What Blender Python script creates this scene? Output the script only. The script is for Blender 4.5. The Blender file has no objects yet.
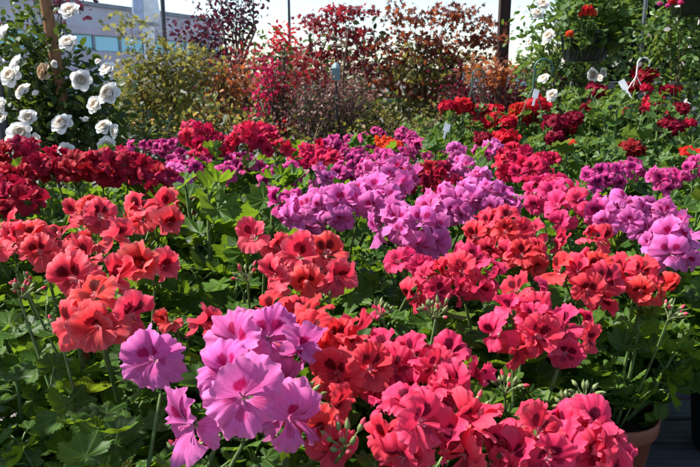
import bpy, math, random
import numpy as np
from mathutils import Vector, Matrix

S = bpy.context.scene
COL = S.collection
PI = math.pi
CAMZ = 1.40
FPX = 672.0
PITCH = math.radians(13.2)
CP, SP = math.cos(PITCH), math.sin(PITCH)
SUN_AZ, SUN_EL = math.radians(-84), math.radians(50)
PLANE = 1.13          # height of the flower tops
BENCH = 0.74
rnd = random.Random(7)

def ray(px, py):
    xc, yc = (px - 350) / FPX, (233.5 - py) / FPX
    return np.array([xc, CP + SP * yc, -SP + CP * yc])
def at(px, py, D):
    d = ray(px, py); t = D / d[1]
    return np.array([0, 0, CAMZ]) + d * t
def onz(px, py, z=PLANE):
    d = ray(px, py); t = (z - CAMZ) / d[2]
    return np.array([0, 0, CAMZ]) + d * t

# ------------------------------------------------------------------ mesh helpers
class MB:
    def __init__(s): s.V = []; s.F = []; s.P = []; s.R = []; s.M = []; s.n = 0
    def add(s, V, F, P=None, r=0.5, m=0):
        V = np.asarray(V, float); F = np.asarray(F, int)
        k = len(V)
        s.V.append(V); s.F.append(F + s.n); s.M.append(np.full(len(F), m))
        s.P.append(np.zeros((k, 3)) if P is None else np.asarray(P, float))
        s.R.append(np.full(k, float(r)) if np.isscalar(r) else np.asarray(r, float))
        s.n += k
    def mesh(s, name, mats, smooth=True):
        me = bpy.data.meshes.new(name)
        V = np.concatenate(s.V)
        loops = np.concatenate([f.ravel() for f in s.F])
        tot = np.concatenate([np.full(len(f), f.shape[1]) for f in s.F])
        start = np.concatenate([[0], np.cumsum(tot)[:-1]])
        me.vertices.add(len(V)); me.vertices.foreach_set('co', V.ravel().astype(np.float32))
        me.loops.add(len(loops)); me.loops.foreach_set('vertex_index', loops.astype(np.int32))
        me.polygons.add(len(tot)); me.polygons.foreach_set('loop_start', start.astype(np.int32))
        me.polygons.foreach_set('loop_total', tot.astype(np.int32))
        me.polygons.foreach_set('material_index', np.concatenate(s.M).astype(np.int32))
        me.polygons.foreach_set('use_smooth', np.full(len(tot), smooth))
        a = me.attributes.new('p1', 'FLOAT_VECTOR', 'POINT'); a.data.foreach_set('vector', np.concatenate(s.P).ravel().astype(np.float32))
        a = me.attributes.new('p2', 'FLOAT', 'POINT'); a.data.foreach_set('value', np.concatenate(s.R).astype(np.float32))
        me.update(calc_edges=True); me.validate()
        for m in (mats if isinstance(mats, (list, tuple)) else [mats]): me.materials.append(m)
        return me

def link(name, me, parent=None, loc=(0, 0, 0)):
    o = bpy.data.objects.new(name, me); COL.objects.link(o); o.location = loc
    if parent is not None: o.parent = parent
    return o
def tag(o, label=None, cat=None, group=None, kind=None):
    if label: o['label'] = label
    if cat: o['category'] = cat
    if group: o['group'] = group
    if kind: o['kind'] = kind
    return o
def thing(name, label, cat, loc, group=None):
    return tag(link(name, None, None, tuple(loc)), label, cat, group)

def norm(v): v = np.asarray(v, float); return v / (np.linalg.norm(v) + 1e-9)
def frame(n, up):
    z = norm(n); y = np.asarray(up, float) - z * np.dot(up, z)
    if np.linalg.norm(y) < 1e-4: y = np.array([0, 1, 0]) - z * z[1]
    y = norm(y); x = np.cross(y, z)
    return np.stack([x, y, z], 1)       # columns

def tube(mb, pts, rad, n=6, m=0, r=0.5, cap=True):
    pts = np.asarray(pts, float); k = len(pts)
    rad = np.full(k, rad) if np.isscalar(rad) else np.asarray(rad, float)
    T = np.gradient(pts, axis=0); T /= np.linalg.norm(T, axis=1)[:, None] + 1e-9
    ref = np.array([0.31, 0.93, 0.17]) if abs(T[0][2]) > .6 else np.array([0, 0, 1.])
    A = np.cross(T, ref); A /= np.linalg.norm(A, axis=1)[:, None] + 1e-9
    B = np.cross(T, A)
    th = np.linspace(0, 2 * PI, n, endpoint=False)
    V = (pts[:, None] + rad[:, None, None] * (np.cos(th)[None, :, None] * A[:, None] + np.sin(th)[None, :, None] * B[:, None])).reshape(-1, 3)
    i = np.arange(k - 1)[:, None] * n; j = np.arange(n)[None]; j2 = (j + 1) % n
    F = np.stack([i + j, i + j2, i + n + j2, i + n + j], -1).reshape(-1, 4)
    P = np.zeros((len(V), 3)); P[:, 1] = np.repeat(np.linspace(0, 1, k), n)
    mb.add(V, F, P, r, m)
    if cap:
        for ring in (0, k - 1):
            idx = ring * n
            mb.add(V[idx:idx + n], [list(range(n))] if ring else [list(range(n))[::-1]], None, r, m)
def bez(a, b, c, k=8):
    t = np.linspace(0, 1, k)[:, None]; a, b, c = map(np.asarray, (a, b, c))
    return (1 - t) ** 2 * a + 2 * t * (1 - t) * b + t * t * c
BOXF = np.array([[0, 3, 2, 1], [4, 5, 6, 7], [0, 1, 5, 4], [1, 2, 6, 5], [2, 3, 7, 6], [3, 0, 4, 7]])
def box(mb, x0, x1, y0, y1, z0, z1, m=0, M=None, r=0.5):
    V = np.array([[x0, y0, z0], [x1, y0, z0], [x1, y1, z0], [x0, y1, z0], [x0, y0, z1], [x1, y0, z1], [x1, y1, z1], [x0, y1, z1]], float)
    if M is not None: V = V @ np.asarray(M)[:3, :3].T + np.asarray(M)[:3, 3]
    mb.add(V, BOXF, None, r, m)
def lathe(mb, prof, n=24, m=0, c=(0, 0, 0)):
    prof = np.asarray(prof, float); k = len(prof); th = np.linspace(0, 2 * PI, n, endpoint=False)
    V = np.stack([prof[:, 0][:, None] * np.cos(th), prof[:, 0][:, None] * np.sin(th), np.repeat(prof[:, 1][:, None], n, 1)], -1).reshape(-1, 3) + np.asarray(c)
    i = np.arange(k - 1)[:, None] * n; j = np.arange(n)[None]; j2 = (j + 1) % n
    F = np.stack([i + j, i + j2, i + n + j2, i + n + j], -1).reshape(-1, 4)
    mb.add(V, F, None, .5, m)

# ------------------------------------------------------------------ materials
class NT:
    def __init__(s, name):
        s.mat = bpy.data.materials.new(name); s.mat.use_nodes = True
        s.nt = s.mat.node_tree; s.nt.nodes.clear()
        s.out = s.nt.nodes.new('ShaderNodeOutputMaterial')
    def put(s, sock, v):
        if isinstance(v, bpy.types.NodeSocket): s.nt.links.new(v, sock)
        elif isinstance(v, tuple) and len(v) == 3 and sock.type == 'RGBA': sock.default_value = (*v, 1)
        else: sock.default_value = v
    def math(s, op, a, b=0.0, c=None, clamp=False):
        n = s.nt.nodes.new('ShaderNodeMath'); n.operation = op; n.use_clamp = clamp
        s.put(n.inputs[0], a); s.put(n.inputs[1], b)
        if c is not None: s.put(n.inputs[2], c)
        return n.outputs[0]
    def mix(s, f, a, b, mode='MIX'):
        n = s.nt.nodes.new('ShaderNodeMix'); n.data_type = 'RGBA'; n.blend_type = mode
        s.put(n.inputs[0], f); s.put(n.inputs[6], a); s.put(n.inputs[7], b)
        return n.outputs[2]
    def rng(s, v, a, b, c=0.0, d=1.0):
        n = s.nt.nodes.new('ShaderNodeMapRange'); n.interpolation_type = 'SMOOTHSTEP'
        s.put(n.inputs[0], v)
        for i, q in enumerate((a, b, c, d)): n.inputs[i + 1].default_value = q
        return n.outputs[0]
    def attr(s, name):
        n = s.nt.nodes.new('ShaderNodeAttribute'); n.attribute_name = name; return n
    def sep(s, v):
        n = s.nt.nodes.new('ShaderNodeSeparateXYZ'); s.put(n.inputs[0], v); return n.outputs
    def comb(s, x, y, z):
        n = s.nt.nodes.new('ShaderNodeCombineXYZ'); s.put(n.inputs[0], x); s.put(n.inputs[1], y); s.put(n.inputs[2], z); return n.outputs[0]
    def noise(s, vec, scale, detail=3, rough=.55):
        n = s.nt.nodes.new('ShaderNodeTexNoise'); n.inputs['Scale'].default_value = scale; n.inputs['Detail'].default_value = detail
        n.inputs['Roughness'].default_value = rough
        if vec is not None: s.put(n.inputs['Vector'], vec)
        return n.outputs[0]
    def coord(s): return s.nt.nodes.new('ShaderNodeTexCoord').outputs['Object']
    def geo(s): return s.nt.nodes.new('ShaderNodeNewGeometry')
    def orand(s): return s.nt.nodes.new('ShaderNodeObjectInfo').outputs['Random']
    def ramp(s, f, stops):
        n = s.nt.nodes.new('ShaderNodeValToRGB'); e = n.color_ramp.elements
        while len(e) < len(stops): e.new(0.5)
        for el, (p, c) in zip(e, stops): el.position = p; el.color = (*c, 1)
        s.put(n.inputs[0], f); return n.outputs[0]
    def bump(s, h, strength=.3, dist=.002):
        n = s.nt.nodes.new('ShaderNodeBump'); n.inputs['Strength'].default_value = strength; n.inputs['Distance'].default_value = dist
        s.put(n.inputs['Height'], h); return n.outputs[0]
    def bsdf(s, col, rough=.6, spec=.3, metal=0., normal=None):
        n = s.nt.nodes.new('ShaderNodeBsdfPrincipled')
        s.put(n.inputs['Base Color'], col); s.put(n.inputs['Roughness'], rough)
        n.inputs['Specular IOR Level'].default_value = spec; n.inputs['Metallic'].default_value = metal
        if normal is not None: s.put(n.inputs['Normal'], normal)
        return n.outputs[0]
    def transl(s, col, normal=None):
        n = s.nt.nodes.new('ShaderNodeBsdfTranslucent'); s.put(n.inputs[0], col)
        if normal is not None: s.put(n.inputs['Normal'], normal)
        return n.outputs[0]
    def mixs(s, f, a, b):
        n = s.nt.nodes.new('ShaderNodeMixShader'); s.put(n.inputs[0], f); s.nt.links.new(a, n.inputs[1]); s.nt.links.new(b, n.inputs[2]); return n.outputs[0]
    def done(s, sh): s.nt.links.new(sh, s.out.inputs[0]); return s.mat

def petal_mat(name, base, edge, blotch, throat, bs=1.0, tr=.38, edgeamt=.5, size=1.0, vs=.35):
    t = NT(name); u, v, b = t.sep(t.attr('p1').outputs['Vector']); r = t.attr('p2').outputs['Fac']
    n = t.noise(t.comb(t.math('MULTIPLY', u, 5.), t.math('MULTIPLY', v, 1.3), t.math('MULTIPLY', r, 37.)), 1.6, 4, .6)
    du = t.math('DIVIDE', u, .62 * size); dv = t.math('DIVIDE', t.math('SUBTRACT', v, .40), .26 * size)
    q = t.math('SQRT', t.math('ADD', t.math('MULTIPLY', du, du), t.math('MULTIPLY', dv, dv)))
    q = t.math('ADD', q, t.math('MULTIPLY', t.math('SUBTRACT', n, .5), 1.1))
    mask = t.math('MULTIPLY', t.rng(q, 1.05, .65), t.math('MULTIPLY', b, bs), clamp=True)
    vn = t.math('POWER', t.math('ABSOLUTE', t.math('SINE', t.math('ADD', t.math('MULTIPLY', u, 13.), t.math('MULTIPLY', n, 2.)))), 14.)
    vn = t.math('MULTIPLY', t.math('MULTIPLY', vn, t.rng(v, .95, .3)), vs)
    col = t.mix(t.math('MULTIPLY', t.rng(t.math('ADD', v, t.math('MULTIPLY', n, .25)), .85, 1.15), edgeamt), base, edge)
    col = t.mix(t.math('MULTIPLY', t.rng(b, .95, .3), .24), col, edge)
    col = t.mix(vn, col, tuple(.6 * x + .4 * y for x, y in zip(blotch, base)))
    col = t.mix(mask, col, blotch)
    col = t.mix(t.math('MULTIPLY', t.rng(v, .24, .08), .8), col, throat)
    mot = t.noise(t.comb(t.math('MULTIPLY', u, 2.2), t.math('MULTIPLY', v, 2.2), t.math('ADD', t.math('MULTIPLY', r, 11.), t.math('MULTIPLY', t.orand(), 50.))), 2.2, 5, .65)
    col = t.mix(t.math('MULTIPLY', t.rng(mot, .42, .75), .35), col, tuple(.62 * x for x in base))
    worn = t.math('MULTIPLY', t.math('MULTIPLY', t.rng(v, .86, 1.0), t.rng(mot, .50, .62)), t.rng(t.orand(), .70, .95))
    col = t.mix(t.math('MULTIPLY', worn, .6), col, (.30, .13, .07))
    bright = t.math('ADD', .82, t.math('MULTIPLY', t.math('FRACT', t.math('ADD', r, t.orand())), .3))
    hsv = t.nt.nodes.new('ShaderNodeHueSaturation'); t.put(hsv.inputs['Color'], col); t.put(hsv.inputs['Value'], bright)
    t.put(hsv.inputs['Hue'], t.math('ADD', .492, t.math('MULTIPLY', t.orand(), .016)))
    col = hsv.outputs[0]
    nb = t.math('ADD', t.math('MULTIPLY', vn, 1.5), t.noise(t.comb(t.math('MULTIPLY', u, 9.), t.math('MULTIPLY', v, 3.), r), 3., 3))
    bp = t.bump(nb, .35, .0012)
    return t.done(t.mixs(tr, t.bsdf(col, .6, .14, normal=bp), t.transl(col, bp)))

V_ = {}   # variety -> petal material
V_['salmon'] = petal_mat('salmon_petal', (.78, .042, .066), (.87, .22, .25), (.11, .001, .006), (.85, .45, .48), 1.0, .42, .55)
V_['coral'] = petal_mat('coral_petal', (.76, .038, .066), (.84, .14, .17), (.12, .002, .01), (.85, .35, .42), 1.25, .42, .4)
V_['rose'] = petal_mat('rose_petal', (.78, .036, .105), (.85, .14, .23), (.13, .002, .02), (.85, .4, .5), 1.25, .42, .4)
V_['pink'] = petal_mat('hot_pink_petal', (.70, .032, .13), (.80, .11, .24), (.30, .004, .05), (.8, .3, .45), .7, .36, .4)
V_['lavender'] = petal_mat('lavender_petal', (.67, .12, .40), (.78, .27, .54), (.42, .004, .09), (.75, .25, .5), 1.0, .42, .45, .8, .75)
V_['magenta'] = petal_mat('magenta_petal', (.52, .024, .18), (.66, .12, .34), (.11, .001, .04), (.5, .08, .3), 1.0, .34, .75, 1.15)
V_['crimson'] = petal_mat('crimson_petal', (.36, .007, .030), (.50, .02, .06), (.10, .001, .008), (.4, .03, .06), .8, .32, .4)
V_['cherry'] = petal_mat('cherry_petal', (.56, .010, .060), (.68, .04, .12), (.14, .001, .012), (.55, .06, .12), .8, .34, .4)
V_['zonal'] = petal_mat('zonal_red_petal', (.50, .004, .022), (.60, .02, .04), (.4, .004, .01), (.5, .02, .02), .3, .34, .3)
V_['zonaldeep'] = petal_mat('zonal_deep_petal', (.20, .003, .014), (.27, .006, .02), (.15, .001, .01), (.3, .01, .02), .3, .34, .3)
V_['orange'] = petal_mat('orange_red_petal', (.70, .035, .016), (.78, .08, .03), (.5, .02, .01), (.8, .2, .1), .3, .36, .3)

def leaf_mat(name, c0, c1, c2, tr=.32, veins=True, rough=.48, trcol=None, spec=.35):
    t = NT(name); a, v, _ = t.sep(t.attr('p1').outputs['Vector']); r = t.attr('p2').outputs['Fac']
    rr = t.math('FRACT', t.math('ADD', r, t.math('MULTIPLY', t.orand(), .35)))
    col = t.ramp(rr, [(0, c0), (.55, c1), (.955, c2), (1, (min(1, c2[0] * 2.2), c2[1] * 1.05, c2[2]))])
    n = t.noise(t.coord(), 55., 3)
    col = t.mix(t.math('MULTIPLY', n, .5), col, tuple(.6 * x for x in c0))
    nb = t.math('MULTIPLY', n, .5)
    if veins:
        f = t.math('ABSOLUTE', t.math('SUBTRACT', t.math('FRACT', t.math('ADD', t.math('MULTIPLY', a, 3.5), .5)), .5))
        d = t.math('MULTIPLY', f, v)
        vn = t.rng(d, .030, .006)
        col = t.mix(t.math('MULTIPLY', vn, .5), col, tuple(min(1, x * 1.9 + .015) for x in c2))
        nb = t.math('SUBTRACT', nb, t.math('MULTIPLY', vn, .8))
    bp = t.bump(nb, .5, .0015)
    tc = t.mix(.6, col, trcol or (c2[0] * 2.2, c2[1] * 1.9, c2[2] * .7))
    return t.done(t.mixs(tr, t.bsdf(col, rough, spec, normal=bp), t.transl(tc, bp)))

M = {}
M['leaf'] = leaf_mat('geranium_leaf', (.020, .050, .007), (.042, .100, .012), (.095, .185, .020), .42, trcol=(.30, .46, .02), spec=.24)
M['leaf_z'] = leaf_mat('zonal_leaf', (.026, .065, .012), (.055, .115, .020), (.11, .18, .035), trcol=(.28, .42, .05), spec=.28)
M['rose_leaf'] = leaf_mat('rose_leaf', (.014, .036, .010), (.028, .070, .014), (.08, .13, .025), veins=False)
M['clear_leaf'] = leaf_mat('light_green_leaf', (.04, .09, .02), (.07, .15, .03), (.13, .21, .05), veins=False)
M['gold_leaf'] = leaf_mat('gold_green_leaf', (.055, .075, .016), (.12, .13, .028), (.34, .23, .07), .42, False, trcol=(.50, .44, .08))
M['orange_leaf'] = leaf_mat('orange_leaf', (.16, .05, .02), (.28, .08, .025), (.36, .15, .04), .42, False, trcol=(.6, .16, .04))
M['red_leaf'] = leaf_mat('red_maple_leaf', (.05, .010, .012), (.14, .012, .018), (.30, .03, .035), .42, False, trcol=(.55, .03, .04))
M['bronze_leaf'] = leaf_mat('bronze_maple_leaf', (.045, .015, .012), (.10, .026, .018), (.26, .10, .035), .42, False, trcol=(.55, .12, .035))
M['olive_leaf'] = leaf_mat('olive_leaf', (.05, .06, .015), (.09, .09, .02), (.17, .14, .035), .42, False, trcol=(.4, .36, .06))
M['plum_leaf'] = leaf_mat('plum_leaf', (.028, .010, .018), (.06, .016, .030), (.10, .03, .045), .35, False, trcol=(.2, .03, .06))
M['maroon_leaf'] = leaf_mat('maroon_leaf', (.035, .008, .012), (.07, .012, .02), (.13, .02, .035), .35, False, trcol=(.3, .02, .05))
M['dusty_leaf'] = leaf_mat('dusty_pink_leaf', (.12, .05, .05), (.20, .10, .09), (.22, .17, .10), .3, False, trcol=(.4, .2, .15))
M['hedge_leaf'] = leaf_mat('hedge_leaf', (.025, .055, .012), (.05, .09, .018), (.09, .13, .03), .3, False)
M['dark_leaf'] = leaf_mat('dark_evergreen_leaf', (.012, .028, .010), (.020, .045, .014), (.035, .07, .02), .15, False)
M['boug'] = leaf_mat('bougainvillea_bract', (.28, .005, .04), (.46, .010, .075), (.55, .02, .11), .4, False, trcol=(.6, .015, .10))
M['boug_red'] = leaf_mat('red_bract', (.35, .01, .02), (.5, .015, .03), (.6, .03, .05), .4, False, trcol=(.7, .03, .04))
M['pale_flower'] = leaf_mat('pale_blossom', (.62, .50, .48), (.70, .62, .58), (.75, .68, .62), .3, False, trcol=(.8, .7, .65))
M['violet_flower'] = leaf_mat('violet_blossom', (.25, .08, .35), (.35, .12, .45), (.4, .16, .5), .3, False, trcol=(.5, .2, .6))

def rose_mat(name, a, b, c):
    t = NT(name); u, v, k = t.sep(t.attr('p1').outputs['Vector'])
    col = t.mix(t.rng(k, .75, .05), a, c); col = t.mix(t.rng(v, .5, .0), col, b)
    return t.done(t.mixs(.38, t.bsdf(col, .5, .25), t.transl(col)))
M['white_rose'] = rose_mat('white_rose_petal', (.90, .89, .86), (.88, .83, .70), (.88, .78, .66))
M['faded_rose'] = rose_mat('faded_rose_petal', (.55, .42, .28), (.45, .30, .18), (.5, .34, .2))

def simple(name, c, rough=.6, spec=.3, var=.25, scale=12., metal=0., bump=.15, stretch=None, c2=None):
    t = NT(name); co = t.coord()
    if stretch:
        mp = t.nt.nodes.new('ShaderNodeMapping'); t.put(mp.inputs[0], co); mp.inputs['Scale'].default_value = stretch; co = mp.outputs[0]
    n = t.noise(co, scale, 5, .6)
    dk = c2 or tuple(x * (1 - var) * .8 for x in c); lt = tuple(min(1, x * (1 + var)) for x in c)
    col = t.ramp(n, [(.3, dk), (.7, lt)])
    return t.done(t.bsdf(col, rough, spec, metal, t.bump(n, bump, .004)))
M['stem'] = simple('green_stem', (.09, .15, .04), .55, .3, .35, 60.)
M['bud'] = simple('green_bud', (.16, .20, .07), .5, .3, .3, 90.)
M['budred'] = simple('red_bud_tip', (.55, .05, .08), .5, .3, .3, 90.)
M['pot'] = simple('terracotta_plastic', (.20, .048, .022), .5, .3, .35, 14., c2=(.11, .04, .025))
M['blackpot'] = simple('black_plastic', (.012, .012, .013), .4, .4, .2, 30.)
M['soil'] = simple('potting_soil', (.03, .02, .014), .95, .1, .5, 80., bump=.8)
M['wood'] = simple('stake_wood', (.24, .12, .055), .7, .2, .3, 9., stretch=(9, 9, .7), bump=.4)
M['darkwood'] = simple('dark_post_wood', (.04, .02, .014), .7, .2, .3, 9., stretch=(9, 9, .7), bump=.4)
M['bark'] = simple('bark', (.10, .065, .042), .85, .15, .4, 22., bump=.6)
M['bench'] = simple('weathered_bench_wood', (.085, .083, .085), .75, .2, .3, 8., stretch=(1, 12, 12), bump=.4)
M['metal'] = simple('galvanised_metal', (.20, .21, .23), .4, .5, .12, 30., metal=.8)
M['dkmetal'] = simple('dark_metal', (.05, .052, .06), .45, .4, .15, 20., metal=.5)
M['hook'] = simple('green_plastic', (.03, .10, .06), .4, .4, .15, 40.)
M['whitepl'] = simple('white_plastic', (.75, .76, .76), .4, .4, .05, 30.)
M['basket'] = simple('dark_green_plastic', (.012, .022, .018), .38, .45, .2, 30.)
M['wall_up'] = simple('lavender_render_wall', (.58, .57, .64), .85, .15, .06, .35)
M['wall_low'] = simple('pinkish_render_band', (.56, .50, .56), .85, .15, .06, .35)
M['coping'] = simple('grey_metal_coping', (.22, .25, .28), .5, .4, .1, 1.)
M['brick'] = simple('brick_red_sign', (.22, .05, .04), .7, .2, .2, 3.)
M['stucco'] = simple('white_wall', (.6, .62, .64), .8, .2, .06, .5)
M['greywall'] = simple('grey_wall', (.17, .16, .18), .8, .2, .1, 2.)
M['signbox'] = simple('pale_sign_enamel', (.74, .77, .80), .4, .4, .05, 3.)
M['signblue'] = simple('faded_blue_sign_panel', (.40, .50, .66), .4, .4, .12, 4.)
M['teal'] = simple('pale_teal_paint', (.16, .24, .24), .5, .3, .08, 20.)
M['asphalt'] = simple('nursery_yard_ground', (.13, .12, .11), .9, .2, .35, 3., bump=.4)
M['shade'] = simple('shade_cloth', (.02, .025, .022), .9, .1, .2, 30.)
def glass():
    t = NT('window_glass'); n = t.noise(t.coord(), .25, 2)
    return t.done(t.bsdf(t.ramp(n, [(.3, (.16, .55, .70)), (.7, (.26, .66, .80))]), .08, .6))
M['glass'] = glass()

# ------------------------------------------------------------------ leaves and petals
def petal_grid(L, phi, rs, nu, nv, upper, rf=1.0):
    u = np.linspace(-1, 1, nu)[None, :]; v = np.linspace(.03, 1, nv)[:, None]
    prof = 1 - .23 * np.abs(u) ** 3.0 - .05 * np.exp(-(u / .13) ** 2) * rs.uniform(0, 1)
    edge = sum(rs.uniform(.012, .036) * np.sin(u * k * 2.1 + rs.uniform(0, 6.3)) for k in (3, 5, 8)) + .014 * np.sin(u * 24 + rs.uniform(0, 6.3)) + .010 * np.sin(u * 37 + rs.uniform(0, 6.3))
    edge = edge * rf
    rho = L * v * (prof + edge * v ** 3)
    wid = phi * (1 - .20 * (1 - v) ** 2)
    ang = u * wid
    x = rho * np.sin(ang); y = rho * np.cos(ang)
    ph = [rs.uniform(0, 6.3) for _ in range(4)]
    sl = rs.uniform(.35, 1.15); cu = rs.uniform(.10, .75)
    z = L * (.34 * v - .30 * v ** 2 + sl * v * .75 - cu * v ** 3)
    z = z + L * v ** 2 * (rs.uniform(.08, .20) * np.sin(u * 3.2 + ph[0]) + rf * rs.uniform(.05, .09) * np.sin(u * 7.6 + ph[1] + v) * v + rf * rs.uniform(.05, .09) * np.sin(u * 14 + ph[2] + 2 * v) * v ** 3 + rf * rs.uniform(.03, .055) * np.sin(u * 25 + ph[3]) * v ** 6)
    z = z - L * .20 * u ** 2 * v * rs.uniform(-.7, 1.2) + L * .15 * u * v * rs.choice([1, 1, .4])
    V = np.stack([x + 0 * z, y + 0 * z, z + 0 * x], -1).reshape(-1, 3)
    i = np.arange(nv - 1)[:, None] * nu; j = np.arange(nu - 1)[None]
    F = np.stack([i + j, i + j + 1, i + nu + j + 1, i + nu + j], -1).reshape(-1, 4)
    P = np.stack([np.broadcast_to(u, (nv, nu)), np.broadcast_to(v, (nv, nu)), np.full((nv, nu), 1.0 if upper else rs.uniform(.12, .6))], -1).reshape(-1, 3)
    return V, F, P
def rotz(V, a):
    c, s = math.cos(a), math.sin(a)
    return np.stack([V[:, 0] * c - V[:, 1] * s, V[:, 0] * s + V[:, 1] * c, V[:, 2]], 1)
def flower_mb(seed, L=.034, nu=13, nv=9, openness=1.0, rf=1.0):
    rs = np.random.RandomState(seed); mb = MB()
    for k, a in enumerate((-36, 36, 108, 180, 252)):
        up = k < 2
        V, F, P = petal_grid(L * (1.08 if up else rs.uniform(.86, 1.06)), math.radians(51 if up else 47), rs, nu, nv, up, rf)
        tl = math.radians(rs.uniform(-4, 30) if up else rs.uniform(-26, 16)) + (1 - openness) * 1.1
        c, s = math.cos(tl), math.sin(tl)
        V = np.stack([V[:, 0], V[:, 1] * c - V[:, 2] * s, V[:, 1] * s + V[:, 2] * c], 1)
        V = rotz(V, math.radians(a + rs.uniform(-6, 6))); V[:, 2] += (.0018 if up else -.0018) * (1 + k * .4)
        mb.add(V, F, P, rs.uniform(0, 1), 0)
    for k in range(5):        # stamens
        a = rs.uniform(0, 6.3); e = np.array([math.cos(a) * .004, math.sin(a) * .004 - .002, .013])
        tube(mb, [(0, 0, 0), e * .6, e], [.0006, .0005, .0010], 4, 0, .5)
        mb.P[-1][:, 1] = .05; mb.P[-2][:, 1] = .05; mb.P[-3][:, 1] = .05
    return mb
FM = {}
RF = dict(lavender=1.0, salmon=.72, coral=.8, rose=.82, pink=.85, magenta=.85, crimson=1.2, cherry=1.1)
def flower_mesh(var, hi, rs):
    k = rs.randrange(14); key = (var, hi, k)
    if key not in FM:
        op = (1, .9, 1, .8, .95, .7, .85, 1, .5, .92, .75, 1, .6, .88)[k]
        FM[key] = flower_mb(100 + k + 31 * (len(var) % 5), .034, 33 if hi else 15, 15 if hi else 7, op, RF.get(var, 1)).mesh('flower', V_[var])
    return FM[key]

def leaf_geo(R, rs, ns=42, nr=3):
    th = np.linspace(-1, 1, ns + 1)
    a = th * math.radians(158)
    lob = np.cos(7 * PI * th)
    tooth = np.where(np.arange(ns + 1) % 2 == 0, -1, 1) * (.05 if ns > 20 else 0)
    edge = R * (.80 + .20 * np.cos(a * .55)) * (1 + .09 * lob + tooth + .04 * np.sin(a * 2 + rs.uniform(0, 6)))
    f = (np.arange(nr + 1) / nr)[:, None] ** .85; f[0] = .04
    rr = f * np.where(f > .7, edge, R * (.80 + .20 * np.cos(a * .55)) * (1 + .02 * lob))
    cup = rs.uniform(.15, .55); ple = rs.uniform(.06, .13)
    z = R * (cup * f ** 2 + ple * f * np.cos(7 * PI * th) + .10 * f ** 2 * np.sin(a * rs.choice([2, 3]) + rs.uniform(0, 6)) - .18 * f ** 3 * rs.uniform(0, 1.4))
    V = np.stack([rr * np.sin(a), rr * np.cos(a), z], -1).reshape(-1, 3)
    n = ns + 1; i = np.arange(nr)[:, None] * n; j = np.arange(ns)[None]
    F = np.stack([i + j, i + n + j, i + n + j + 1, i + j + 1], -1).reshape(-1, 4)
    P = np.stack([np.broadcast_to(th, (nr + 1, n)), np.broadcast_to(f, (nr + 1, n)), np.zeros((nr + 1, n))], -1).reshape(-1, 3)
    return V, F, P

def foliage_mb(seed, n, R0, ns, nr, rad=.17, hgt=.21, lsz=(.019, .036)):
    rs = np.random.RandomState(seed); mb = MB()
    lib = [leaf_geo(1.0, rs, ns, nr) for _ in range(8)]
    nsh = 9
    shoots = []
    for k in range(nsh):
        a = k * 2.4 + rs.uniform(-.3, .3); q = math.sqrt((k + .5) / nsh)
        tip = np.array([math.cos(a) * rad * q * .95, math.sin(a) * rad * q * .95, hgt * (1.0 - .50 * q * q) * rs.uniform(.85, 1.08)])
        st = np.array([math.cos(a) * .02, math.sin(a) * .02, -.02]); mid = (st + tip) / 2 + np.array([math.cos(a), math.sin(a), -.3]) * .02
        pts = bez(st, mid, tip, 6); tube(mb, pts, np.linspace(.005, .0028, 6), 5, 1)
        shoots.append((pts, norm(tip - mid)))
    for i in range(n):
        pts, tdir = shoots[i % nsh]
        f = 1 - rs.uniform(0, 1) ** 1.3 * .85
        k = f * 5; k0 = min(int(k), 4); p = pts[k0] + (pts[k0 + 1] - pts[k0]) * (k - k0)
        a = i * 2.4 + rs.uniform(-.5, .5)
        out = norm(np.array([math.cos(a), math.sin(a), 0]) + .5 * np.array([p[0], p[1], 0]) / rad)
        el = .15 + .75 * f * rs.uniform(.5, 1.1)
        pl = rs.uniform(.025, .055) * (1.3 - .6 * f)
        e = p + (out * math.cos(el) + np.array([0, 0, math.sin(el)])) * pl
        R = rs.uniform(*lsz) * (1.15 - .5 * f ** 4)
        tipd = norm(out * 1.0 + np.array([0, 0, rs.uniform(-.35, .5)]) + rs.normal(0, .15, 3))
        nrm = norm(np.array([0, 0, 1.]) * rs.uniform(.4, 1.1) + out * rs.uniform(-.5, .7) + rs.normal(0, .22, 3))
        B = frame(nrm, tipd)
        V, F, P = lib[rs.randint(8)]
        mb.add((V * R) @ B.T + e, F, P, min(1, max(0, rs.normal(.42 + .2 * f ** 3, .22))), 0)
        tube(mb, [p, (p + e) / 2 + np.array([0, 0, .004]), e], .0013, 4, 1, cap=False)
    return mb
FOL = {}
def foliage_mesh(kind, k):
    key = (kind, k)
    if key not in FOL:
        mats = [M['leaf_z'] if kind == 'z' else M['leaf'], M['stem']]
        if kind == 'hi': mb = foliage_mb(500 + k, 150, 1, 84, 4)
        elif kind == 'mid': mb = foliage_mb(520 + k, 150, 1, 42, 3)
        elif kind == 'z': mb = foliage_mb(560 + k, 170, 1, 28, 2, .20, .20, (.016, .030))
        else: mb = foliage_mb(540 + k, 150, 1, 28, 2)
        FOL[key] = mb.mesh('foliage', mats)
    return FOL[key]

def pot_mesh(mat):
    mb = MB()
    lathe(mb, [(.0, .0), (.052, .0), (.055, .004), (.069, .112), (.074, .113), (.076, .118), (.077, .138), (.075, .141), (.072, .139), (.069, .120)], 28, 0)
    lathe(mb, [(.070, .122), (.04, .126), (.0, .128)], 20, 1)
    return mb.mesh('pot', [mat, M['soil']])
POT = pot_mesh(M['pot']); BPOT = pot_mesh(M['blackpot'])

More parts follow.
